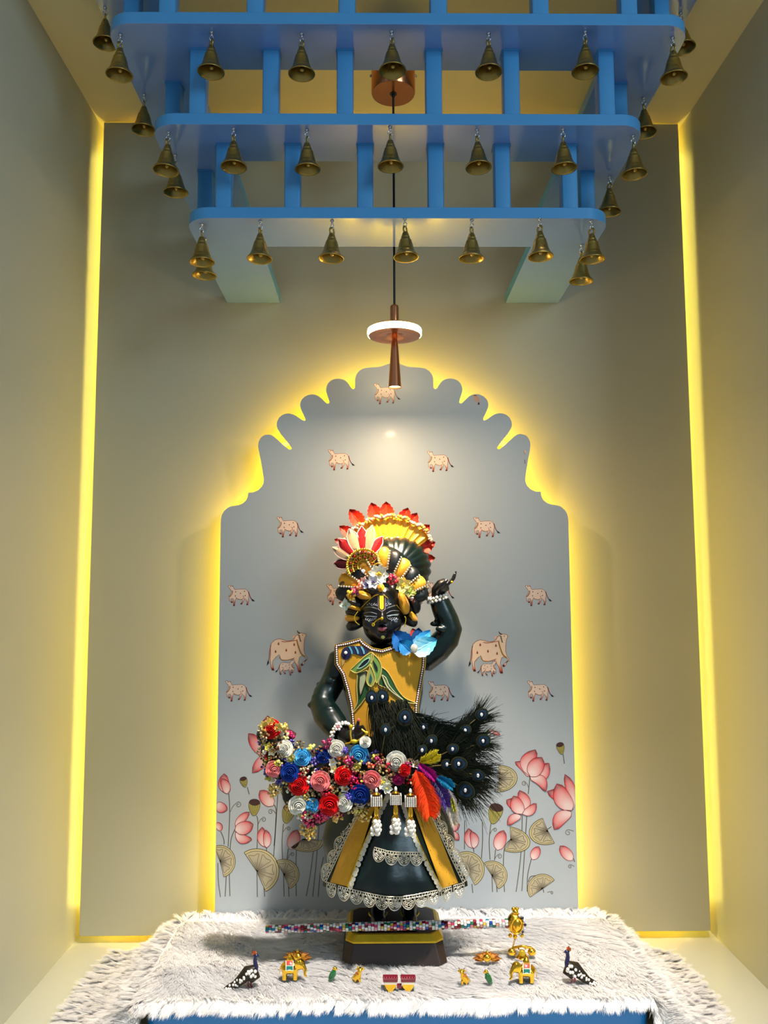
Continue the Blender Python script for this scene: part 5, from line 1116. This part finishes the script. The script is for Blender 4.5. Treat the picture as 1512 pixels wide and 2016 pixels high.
def pfeather(root, eye, dy, r, nb=150, reach=38, spread=1.0, tipdir=None):
    rx, ry = root; ex, ey = eye; d = Vector((ex - rx, ey - ry)); L = d.length; t = d / L; nn = Vector((-t.y, t.x)); rg = random.Random(int(ex * 7 + ey)); b = MB(); nb = int(nb * 2.6)
    dd = lambda u: -.105 + (dy + .105) * u
    b.tube([Q(rx + d.x * u, ry + d.y * u, dd(u)) for u in (0, .5, 1)], [1.4 * S, 1.1 * S, .7 * S], 5, col=lin((120, 104, 60)) and (110, 96, 56))
    for i in range(nb):
        u = .02 + .98 * (i / nb); s_ = 1 if i % 2 else -1; x, y = rx + d.x * u, ry + d.y * u; ln = reach * rg.uniform(.7, 1.15) * (.55 + .6 * u); a = rg.uniform(.45, .85)
        if u > .92: a = rg.uniform(.0, 1.5) * 1.0; ln = reach * rg.uniform(.8, 1.2)
        dir_ = t * math.cos(a) + nn * (s_ * math.sin(a) * spread); x1, y1 = x + dir_.x * ln * .55, y + dir_.y * ln * .55; dir2 = t * math.cos(a * .45) + nn * (s_ * math.sin(a * .45) * spread) + Vector((0, rg.uniform(-.1, .22)))
        z0 = dd(u); barb(b, Q(x, y, z0 + .001), Q(x1, y1, z0 - rg.uniform(-.004, .005)), Q(x1 + dir2.x * ln * .6, y1 + dir2.y * ln * .6, z0 + rg.uniform(-.008, .010)), 1.0 * S * rg.uniform(.7, 1.3), D1 if rg.random() < .6 else D2, D2 if rg.random() < .5 else D3)
    r *= .86; fo = fp_(b, 'peacock_feather', FEA); ang = math.atan2(-t.y, t.x)
    def disc(rx_, ry_, off, lift, c, name):
        k = MB(); nA_ = 20; c0 = Q(ex + t.x * off, ey + t.y * off, dy - lift); v = [c0 + Vector((0, -.0006, 0))]
        for q in range(nA_): a = 2 * PI * q / nA_; ox = rx_ * math.cos(a) * (1 + .12 * math.cos(a)); oy = ry_ * math.sin(a); X = t * ox + nn * oy; v.append(Q(ex + t.x * off + X.x, ey + t.y * off + X.y, dy - lift + .0008 * (ox / rx_) ** 2))
        v += [p + Vector((0, .0005, 0)) for p in v[1:]]
        k.add(v, [(0, 1 + q, 1 + (q + 1) % nA_) for q in range(nA_)] + [(1 + q, 1 + nA_ + q, 1 + nA_ + (q + 1) % nA_, 1 + (q + 1) % nA_) for q in range(nA_)], c); o = k.build(name, FEA); o.parent = fo; o.matrix_parent_inverse = Matrix()
    disc(r * 1.62, r * 1.4, -r * .1, .0035, (44, 54, 18), 'eye_rim'); disc(r * 1.5, r * 1.28, -r * .1, .0043, (20, 17, 9), 'eye_outer'); disc(r * 1.08, r * 1.0, r * .05, .0051, (2, 38, 60), 'eye_ring'); disc(r * .62, r * .62, r * .12, .0059, (4, 5, 14), 'eye_pupil')
    k = MB(); k.ell(Q(ex, ey, dy - .0078), (2.6 * S, .0016, 3.6 * S), 8, 6); o = k.build('jewel', GEM); o.parent = fo; o.matrix_parent_inverse = Matrix()
for f in (((752, 1515), (732, 1374), -.128, 11, 150, 24, .5), ((768, 1515), (753, 1372), -.122, 11, 150, 26, .55), ((770, 1520), (797, 1413), -.126, 13, 150, 30, .8), ((745, 1520), (759, 1437), -.136, 9, 130, 26, .8), ((790, 1520), (834, 1432), -.112, 9, 140, 36, .9), ((800, 1520), (849, 1459), -.122, 9.5, 140, 34, .9),
          ((830, 1500), (948, 1407), -.098, 10, 190, 40, 1.0), ((830, 1505), (916, 1438), -.104, 9, 170, 36, .9), ((850, 1505), (951, 1459), -.106, 11, 180, 36, .9), ((820, 1510), (891, 1475), -.120, 9, 150, 36, .9), ((790, 1525), (831, 1477), -.130, 8, 120, 30, .8), ((830, 1510), (903, 1504), -.130, 12, 150, 36, 1.0),
          ((815, 1515), (880, 1505), -.118, 9, 140, 34, 1.0), ((840, 1505), (941, 1527), -.112, 10, 180, 46, 1.0), ((845, 1510), (916, 1556), -.116, 14, 170, 46, 1.0)): pfeather(*f)
b = MB(); rg = random.Random(5)                     # long loose strands sweeping right and down
for i in range(1500):
    x0, y0 = rg.uniform(770, 905), rg.uniform(1445, 1545); a = rg.uniform(-.62, 1.3); ln = rg.uniform(50, 125) * (1 - .12 * abs(a)); z = rg.uniform(-.108, -.08)
    x2, y2 = x0 + ln * math.cos(a), y0 + ln * math.sin(a) + 12
    if x2 > 985: x2 = 985 + (x2 - 985) * .2
    barb(b, Q(x0, y0, z), Q(x0 + ln * .55 * math.cos(a - .18), y0 + ln * .55 * math.sin(a - .18), z - .006), Q(x2, y2, z + .006), .95 * S, D1, D2 if i % 3 else D3)
for i in range(650):                               # dark fill between the bodice and the right-hand feathers
    x0, y0 = rg.uniform(775, 860), rg.uniform(1400, 1475); y0 = max(y0, 1400 + (x0 - 790) * .55); a = rg.uniform(.05, .75); ln = rg.uniform(45, 105); z = rg.uniform(-.118, -.095)
    barb(b, Q(x0, y0, z), Q(x0 + ln * .55 * math.cos(a - .25), y0 + ln * .55 * math.sin(a - .25), z - .004), Q(x0 + ln * math.cos(a), y0 + ln * math.sin(a) + 6, z + .006), .95 * S, D1, D2 if i % 3 else D3)
for i in range(700):                               # curtain of barbs over the bodice
    x0, y0 = rg.uniform(722, 800), 1378 + 70 * rg.random() ** 1.3; x0 += (y0 - 1378) * .4; ln = rg.uniform(45, 105); a = rg.uniform(.9, 1.65); z = rg.uniform(-.124, -.108)
    barb(b, Q(x0, y0, z), Q(x0 + ln * .5 * math.cos(a + .2), y0 + ln * .5 * math.sin(a), z - .006), Q(x0 + ln * math.cos(a), min(1508, y0 + ln * math.sin(a)), z), .95 * S, D1 if i % 2 else D3, D2 if i % 3 else D3)
o = fp_(b, 'loose_barbs', FEA); o['kind'] = 'stuff'
def plume(root, tip, w, c0, c1, nb, dy, bend=8, name='dyed_plume', label=None, fl=1.0):
    b = MB(); r_, t_ = Vector(root), Vector(tip); d = t_ - r_; L = d.length; t = d / L; nn = Vector((-t.y, t.x)); rg = random.Random(int(root[0] + tip[1])); C0, C1 = lin(c0), lin(c1)
    P = lambda u: r_ + d * u + nn * (bend * math.sin(PI * u)); b.tube([Q(*P(u), dy) for u in (0, .3, .6, .9)], [1 * S, .8 * S, .6 * S, .3 * S], 5, col=c0)
    for i in range(nb):
        u = .02 + .93 * i / nb; s_ = 1 if i % 2 else -1; p = P(u); hw_ = w / 2 * (.35 + .9 * math.sin(PI * min(1, .12 + .85 * u))) * rg.uniform(.75, 1.1); a = rg.uniform(.55, .95)
        e = p + t * (hw_ * math.cos(a) * 1.1) + nn * (s_ * hw_ * math.sin(a)); m_ = p + t * (hw_ * .35) + nn * (s_ * hw_ * .6) + Vector((rg.uniform(-1, 1), rg.uniform(-1, 1)))
        z = dy - .006 * (1 - 0) * rg.random(); barb(b, Q(*p, dy), Q(*m_, z - .004), Q(*e, z + rg.uniform(-.003, .005)), .75 * S * fl, mixc(C0, C1, max(0, min(1, u + rg.uniform(-.2, .2)))), mixc(C0, C1, min(1, u + .25)))
    fp_(b, name, FEA, label)
plume((818, 1516), (846, 1612), 50, (226, 52, 10), (240, 76, 16), 620, -.150, -6, label='fluffy orange plume')
plume((822, 1508), (882, 1594), 34, (40, 10, 84), (92, 60, 150), 460, -.138, -9, label='purple plume'); plume((824, 1504), (858, 1538), 22, (150, 10, 110), (170, 14, 120), 220, -.144, -3, label='magenta plume')
plume((852, 1524), (894, 1630), 30, (206, 204, 224), (216, 200, 176), 420, -.134, -10, label='white plume'); plume((858, 1528), (892, 1552), 22, (10, 96, 142), (20, 130, 170), 260, -.146, -2, label='blue plume'); plume((826, 1500), (862, 1482), 28, (170, 150, 16), (206, 190, 40), 190, -.146, 4, label='yellow plume'); plume((888, 1570), (896, 1600), 10, (150, 150, 20), (170, 170, 40), 60, -.140, 0)
# ------------------------------------------------------------------ jewelled flute resting on the pedestal
YFL = YS - .056; a_, c_ = at(523, 1837, YFL), at(1000, 1822, YFL); zf = PZ1 + .0075
fl0, fl1 = Vector((a_.x, YFL, zf)), Vector((c_.x, YFL, zf + .006)); fd = (fl1 - fl0).normalized(); FLN = (fl1 - fl0).length
flute = empty('jewelled_flute', (fl0 + fl1) / 2, 'slim flute covered in coloured stones lying across the pedestal', 'flute')
def flp(b, name, m, label=None, **k):
    o = b.build(name, m, **k); reparent(o, flute)
    if label: o['label'] = label
    return o
fr = lambda t: .0058 + .0012 * t; b = MB(); b.tube([fl0, fl1], [fr(0) * .88, fr(1) * .88], 12); flp(b, 'tube', mat('dark_flute_wood', (34, 14, 16), 0.4, noise=0.1, scale=60))
b = MB(); fu = Vector((0, -1, 0)); fu = (fu - fd * fu.dot(fd)).normalized(); fw = fd.cross(fu); rg = random.Random(11); NF = 76
cols = [(226, 222, 216)] * 9 + [(120, 14, 30), (150, 20, 40), (96, 10, 26), (196, 50, 90), (24, 60, 150), (20, 120, 150), (30, 110, 70), (210, 180, 70), (226, 120, 140), (206, 150, 120)]
for i in range(NF):
    t = (i + .5) / NF; c = fl0 + fd * (FLN * t)
    for k in range(10):
        a = 2 * PI * (k + (i * .33)) / 10; o_ = fu * math.cos(a) + fw * math.sin(a); r_ = fr(t); R = Matrix((fd, o_.cross(fd), o_)).transposed(); b.box(c + o_ * r_ * .96, (FLN / NF * .84, r_ * .56, r_ * .3), R, rg.choice(cols))
flp(b, 'stone_mosaic', GLS, smooth=False)
YE = fl1 + fd * .013; b = MB(); b.ell(YE, (.015, .014, .018), 18, 12); b.tube([YE + Vector((.010 * math.cos(a), -.0125 + .002 * math.cos(a), .0125 * math.sin(a))) for a in [2 * PI * i / 16 for i in range(16)]], .0016, 6, closed=True)
for s_ in (-1, 1): b.ell(YE + Vector((s_ * .003, 0, .0235)), .0036, 10, 8); b.ell(YE + Vector((s_ * .010, -.004, -.019)), .0036, 10, 8)
b.ell(YE + Vector((0, -.004, .0195)), (.005, .004, .005), 10, 8); b.ell(YE + Vector((-.002, -.006, -.020)), .004, 10, 8)
orn = flp(b, 'gold_finial', GOLD, 'gold ball finial with beads')
b = MB()
for i in range(7): a = -1.2 + 2.4 * i / 6; b.ell(YE + Vector((.0145 * math.cos(a) + .001, -.008, .016 * math.sin(a))), .0026, 8, 6, col=((206, 206, 226), (26, 26, 60))[i % 2])
flp(b, 'finial_stones', GLS)
# ------------------------------------------------------------------ trinkets on the fur
ZFUR = ZT + .012
SKH = mat('turquoise_enamel', (20, 130, 120), 0.3, noise=0.05, scale=80, coat=0.4); CORAL = mat('coral_enamel', (220, 70, 66), 0.3, noise=0.05, scale=80, coat=0.4); NAVY = mat('navy_enamel', (16, 24, 74), 0.3, noise=0.1, scale=80, coat=0.4); DKM = mat('oxidised_metal', (44, 38, 30), 0.45, metal=0.5, noise=0.2, scale=200)
PARR = mat('emerald_enamel', (10, 110, 50), 0.2, noise=0.1, scale=90, coat=0.6); ORG = mat('orange_enamel', (196, 104, 56), 0.4, noise=0.1, scale=100); PNK = mat('pink_enamel', (196, 90, 110), 0.4, noise=0.05, scale=80); MRE = mat('maroon_enamel', (120, 24, 44), 0.3, noise=0.1, scale=80, coat=0.4); IVO = mat('ivory_enamel', (238, 226, 200), 0.3, noise=0.05, scale=80, coat=0.4); AMB = mat('amber_enamel', (112, 52, 22), 0.3, metal=0.4, noise=0.2, scale=100)
class Trk:
    """a small ornament traced on the upright plane through its foot point"""
    def __init__(s, name, label, cat, fx, fy, group=None):
        p = atz(fx, fy, ZFUR - .004); s.Y = p.y; s.e = empty(name, p, label, cat, group); s.k = pxs(p.y)
    def P(s, x, y, d=0.0): return at(x, y, s.Y + d)
    def part(s, b, name, m, label=None, parent=None, **k):
        o = b.build(name, m, **k); reparent(o, s.e)
        if parent: o.parent = parent; o.matrix_parent_inverse = Matrix()
        if label: o['label'] = label
        return o
def peacock(fx, fy, mir, crest, label):
    T = Trk('peacock_figurine', label, 'figurine', fx, fy, 'jewelled peacocks on the fur'); g = (lambda x, y, d=0.0: T.P(fx + mir * x, fy + y, d)); k = T.k
    b = MB(); b.tube([g(-4, -14), g(3, -24), g(2, -36), g(-8, -30), g(-20, -18), g(-34, -6), g(-48, 1), g(-60, 8)], [6 * k, 12 * k, 9 * k, 12.5 * k, 10 * k, 7 * k, 5.5 * k, 3 * k], 14); bd = T.part(b, 'body', DKM)
    b = MB(); rg = random.Random(int(fx))
    for i in range(26):
        t = i / 25; x = 6 - 64 * t ** 1.1 + rg.uniform(-2, 2); yb = np.interp(-x, [-8, 0, 10, 22, 36, 50, 62], [-30, -26, -22, -14, -5, 2, 8]); hw_ = np.interp(-x, [-8, 10, 30, 60], [10, 12, 7, 3]); o_ = rg.uniform(-.75, .75); b.ell(g(x, yb + o_ * hw_, -np.interp(-x, [-8, 10, 30, 60], [11, 12, 7, 4.5]) * k * math.sqrt(1 - o_ * o_ * .8)), (3.3 - 1.2 * t) * k, 8, 6)
    T.part(b, 'pearls', WHITE, parent=bd)
    b = MB(); b.tube([g(4, -32), g(7, -42), g(5, -52), g(6, -60)], [7 * k, 4.6 * k, 3.8 * k, 3.6 * k], 12); b.ell(g(7, -62), (5 * k, 4 * k, 4 * k), 12, 8); b.tube([g(10, -62), g(15, -61)], [1.6 * k, .3 * k], 6); T.part(b, 'neck_and_head', NAVY)
    b = MB()
    for q in (-5, -1, 3): leaf(b, g(4, -64), g(4 + q, -75 + abs(q), .001 * q), 6 * k, (0, -1, 0), (196, 110, 60), (206, 120, 70), (150, 60, 40), serr=0, nb=6, nw=5)
    T.part(b, 'crest', SATIN)
    for q in (0, 6): b = MB(); b.tube([g(-8 + q, -16, .003 * q / 6), g(-9 + q, -4, 0), g(-6 + q, 0, -.003)], [1.8 * k, 1.3 * k, 1.6 * k], 8); T.part(b, 'leg', PNK if mir < 0 else MRE)
peacock(497, 1944, 1, 1, 'small pearl-studded peacock facing right, left of the gold elephants'); peacock(1123, 1936, -1, 1, 'small pearl-studded peacock facing left, right of the gold elephants')
def elephant(fx, fy, mir, label):
    T = Trk('elephant_figurine', label, 'figurine', fx, fy, 'gold elephants on the fur'); g = (lambda x, y, d=0.0: T.P(fx + mir * x, fy + y, d)); k = T.k
    b = MB(); b.ell(g(-4, -24), (17 * k, 12 * k, 12 * k), 18, 12); b.ell(g(16, -30, -.002), (9.5 * k, 9 * k, 10 * k), 14, 10)
    b.tube([g(22, -28, -.004), g(27, -18, -.006), g(26, -8, -.008), g(30, -5, -.008)], [5 * k, 3.6 * k, 2.6 * k, 2 * k], 10)
    for x, d in ((-14, -.006), (-13, .007), (7, -.006), (8, .007)): b.tube([g(x, -22, d), g(x, -10, d), g(x, 1, d)], [5.6 * k, 4.2 * k, 4.6 * k], 10)
    b.tube([g(-20, -26), g(-24, -18), g(-23, -10)], [1.5 * k, 1 * k, 1.4 * k], 6)
    for s_ in (-1, 1): b.ell(g(11, -28, s_ * .009), (6 * k, 1.6 * k, 8.5 * k), 12, 8); b.tube([g(22, -22, s_ * .004 - .003), g(28, -19, s_ * .005 - .003)], [1.2 * k, .4 * k], 6)
    bd = union2(T, b, 'body', GOLD)
    sad = lambda u, v, o=0.0: g(-11 + 14 * u, -36.5 + 20 * v - 2 * math.sin(PI * u), -.0005 - (math.sin(min(1, .18 + v) * PI / 2)) * 12.6 * k - o)
    for v0, v1, m, nm in ((0, .48, CORAL, 'saddle_cloth'), (.5, 1, SKH, 'saddle_cloth')): b = MB(); b.grid(lambda u, v: sad(u, v0 + (v1 - v0) * v), 8, 6); b.grid(lambda u, v: sad(1 - u, v0 + (v1 - v0) * v, -.0012), 8, 6); T.part(b, nm, m)
    b = MB(); b.tube([sad(u, v, .0004) for u, v in ((0, 0), (0, .5), (0, 1), (.5, 1.02), (1, 1), (1, .5), (1, 0))], .9 * k, 6); b.tube([sad(0, .5, .0004), sad(1, .5, .0004)], .7 * k, 6); T.part(b, 'saddle_trim', IVO)
    b = MB(); b.box(g(-3, -39), (11 * k, 11 * k, 5 * k)); b.lathe([(6.5 * k, 0), (5 * k, 4 * k), (1.2 * k, 8 * k), (.0001, 11 * k)], 10, Matrix.Translation(g(-3, -41))); T.part(b, 'howdah', GOLD, smooth=False)
def union2(T, b, name, m):
    o = union(b, name, m, .0011, 3, T.e); return o
elephant(574, 1928, 1, 'tiny gold elephant with coral and turquoise saddle, beside the left peacock'); elephant(1033, 1934, -1, 'tiny gold elephant with coral and turquoise saddle, beside the right peacock')
def sun(cx, cy, label):
    T = Trk('sunburst_ornament', label, 'ornament', cx, cy + 12, 'gold sunbursts on the fur'); k = T.k; b = MB()
    for i in range(13):
        a = math.radians(-14 + 208 * i / 12); q = 29 if i % 2 else 25; leaf(b, T.P(cx + 6 * math.cos(a), cy + 2 - 4 * math.sin(a), -.001), T.P(cx + q * math.cos(a), cy + 2 - q * .52 * math.sin(a), .008 * math.sin(a)), 8 * k, (0, -.6, .8), (220, 160, 50), (120, 52, 20), (60, 24, 12), serr=0, nb=6, nw=5)
    T.part(b, 'rays', SATIN); b = MB(); b.ell(T.P(cx, cy, -.004), (8 * k, 6 * k, 7 * k), 12, 8); b.tube([T.P(cx, cy - 6), T.P(cx, cy - 17)], [2 * k, .6 * k], 8); b.ell(T.P(cx, cy - 11), (3 * k, 3 * k, 3 * k), 8, 6); T.part(b, 'centre_boss', GOLD)
sun(586, 1884, 'amber and gold sunburst behind the left elephant'); sun(959, 1886, 'amber and gold sunburst between pedestal and flute finial')
def parrot(fx, fy, mir, label):
    T = Trk('parrot_figurine', label, 'figurine', fx, fy, 'green parrots on the fur'); k = T.k; g = lambda x, y, d=0.0: T.P(fx + mir * x, fy + y, d)
    b = MB(); b.tube([g(-7, -1), g(-3, -8), g(1, -15), g(3, -22)], [2 * k, 5.4 * k, 6 * k, 3.5 * k], 12); T.part(b, 'body', PARR)
    b = MB(); b.ell(g(4, -25), (4 * k, 3.6 * k, 3.8 * k), 10, 8); b.tube([g(7, -25), g(10, -22)], [1.6 * k, .4 * k], 6); b.tube([g(-8, -2), g(-4, -12), g(2, -20)], 1.1 * k, 6); T.part(b, 'gold_head_and_back', GOLD)
    b = MB(); leaf(b, g(2, -18, -.005), g(-6, -4, -.004), 6 * k, (0, -1, 0), (20, 130, 60), (8, 90, 40), (6, 70, 30), serr=0, nb=6, nw=5); T.part(b, 'wing', GLS)
parrot(655, 1932, 1, 'tiny green parrot left of the centre, beside a gold cow'); parrot(961, 1938, -1, 'tiny green parrot right of the centre, beside a gold cow')
def calf(fx, fy, mir, label):
    T = Trk('cow_figurine', label, 'figurine', fx, fy, 'gold cows on the fur'); k = T.k; g = lambda x, y, d=0.0: T.P(fx + mir * x, fy + y, d)
    b = MB(); b.tube([g(-5, -6, .006), g(-2, -9, 0), g(2, -14, -.004), g(4, -20, -.006)], [5.5 * k, 7 * k, 5.5 * k, 3.6 * k], 12); b.ell(g(5, -24, -.008), (5 * k, 5.5 * k, 4.4 * k), 12, 8); b.ell(g(5, -21, -.012), (2.8 * k, 3 * k, 2.4 * k), 10, 6)
    for x, d in ((-8, .006), (-4, -.002), (1, .002), (4, -.006)): b.tube([g(x, -7, d), g(x, 2, d)], [2.6 * k, 1.9 * k], 8)
    for s_ in (-1, 1): b.tube([g(5 + s_ * 3, -27, -.008), g(5 + s_ * 6, -31, -.008), g(5 + s_ * 5, -34, -.008)], [1.5 * k, 1.1 * k, .4 * k], 6); b.ell(g(5 + s_ * 7, -25, -.008), (2.6 * k, 1 * k, 1.6 * k), 8, 6)
    union(b, 'body', GOLD, .0009, 2, T.e); b = MB(); b.tube([g(-10, -10, .008), g(-13, -4, .008), g(-11, 0, .008)], [1 * k, .8 * k, 1.3 * k], 6); T.part(b, 'tail', GOLD)
    b = MB(); b.tube([g(0 + 4 * math.cos(a), -17 - 2.5 * math.sin(a), -.004 + .005 * math.sin(a)) for a in [2 * PI * i / 10 for i in range(10)]], .9 * k, 5, closed=True); T.part(b, 'collar', ORG)
calf(704, 1933, 1, 'tiny gold cow left of the centre, near the green parrot'); calf(914, 1937, -1, 'tiny gold cow right of the centre, near the green parrot')
# twin gold footrest in the middle
T = Trk('twin_gold_stool', 'pair of tiny gold cups with maroon rims joined in front of the pedestal', 'ornament', 786, 1950); k = T.k
for s_ in (-1, 1):
    cx_ = 786 + s_ * 17.5
    for pts, m, nm, d in (([(-15, -25), (15, -25), (14, -18), (-14, -18)], MRE, 'rim', -.0035), ([(-14, -18), (14, -18), (12, -13), (-12.5, -13)], IVO, 'band', -.003), ([(-12, -13), (12, -13), (9, -5), (5, 0), (4, 3), (-7, 3), (-6, -2), (-10, -6)], GOLD, 'cup', -.002)):
        b = MB(); pp = [T.P(cx_ + s_ * x, 1950 + y, 0) for x, y in pts]; b.prism([(p.x, p.z) for p in pp], T.Y + d, T.Y + .010 - d * .5); o = T.part(b, nm, m, smooth=False); bevel(o, .0008)
    for q in range(6):
        b = MB() if q == 0 else b; b.ell(T.P(cx_ - 12.5 + q * 5, 1924.5, .001), (2.8 * k, 3.4 * k, 2 * k), 8, 6)
    T.part(b, 'scalloped_edge', MRE)
b = MB(); b.box(T.P(786, 1941, .002), (9 * k, .006, 6 * k)); T.part(b, 'link', MRE, smooth=False)
# tiny gold telephone with chain up to the finial
T = Trk('gold_telephone', 'tiny gold old-fashioned telephone below the flute finial', 'ornament', 1028, 1886); k = T.k
b = MB(); P_ = Matrix.Translation(T.P(1028, 1886)); b.lathe([(13 * k, 0), (13 * k, 2 * k), (9 * k, 5 * k), (5 * k, 12 * k), (5 * k, 14 * k), (.0001, 15 * k)], 14, P_); b.tube([T.P(1021, 1869), T.P(1021, 1865)], 1.6 * k, 6); b.tube([T.P(1035, 1869), T.P(1035, 1865)], 1.6 * k, 6); T.part(b, 'base', GOLD)
b = MB(); b.tube([T.P(1006, 1873), T.P(1010, 1866), T.P(1028, 1862.5), T.P(1045, 1866), T.P(1050, 1873)], [4.5 * k, 2.6 * k, 2.2 * k, 2.6 * k, 4.5 * k], 10)
for x in (1008, 1047): b.ell(T.P(x, 1874, -.002), (8 * k, 7 * k, 7 * k), 14, 10)
T.part(b, 'handset', GOLD); b = MB(); b.ell(T.P(1028, 1877, -.011), (6 * k, 2 * k, 5.5 * k), 12, 8); T.part(b, 'dial', GOLDP)
b = MB(); pA, pB = YE + Vector((-.002, -.006, -.022)), T.P(1009, 1868)
for i in range(9): b.tube([pA.lerp(pB, (i + .5) / 9) + Vector((.0012 * math.cos(a), (.0012 if i % 2 else 0) * math.cos(a), .0022 * math.sin(a))) for a in [2 * PI * q / 8 for q in range(8)]], .0004, 5, closed=True)
flp(b, 'chain', GOLD)
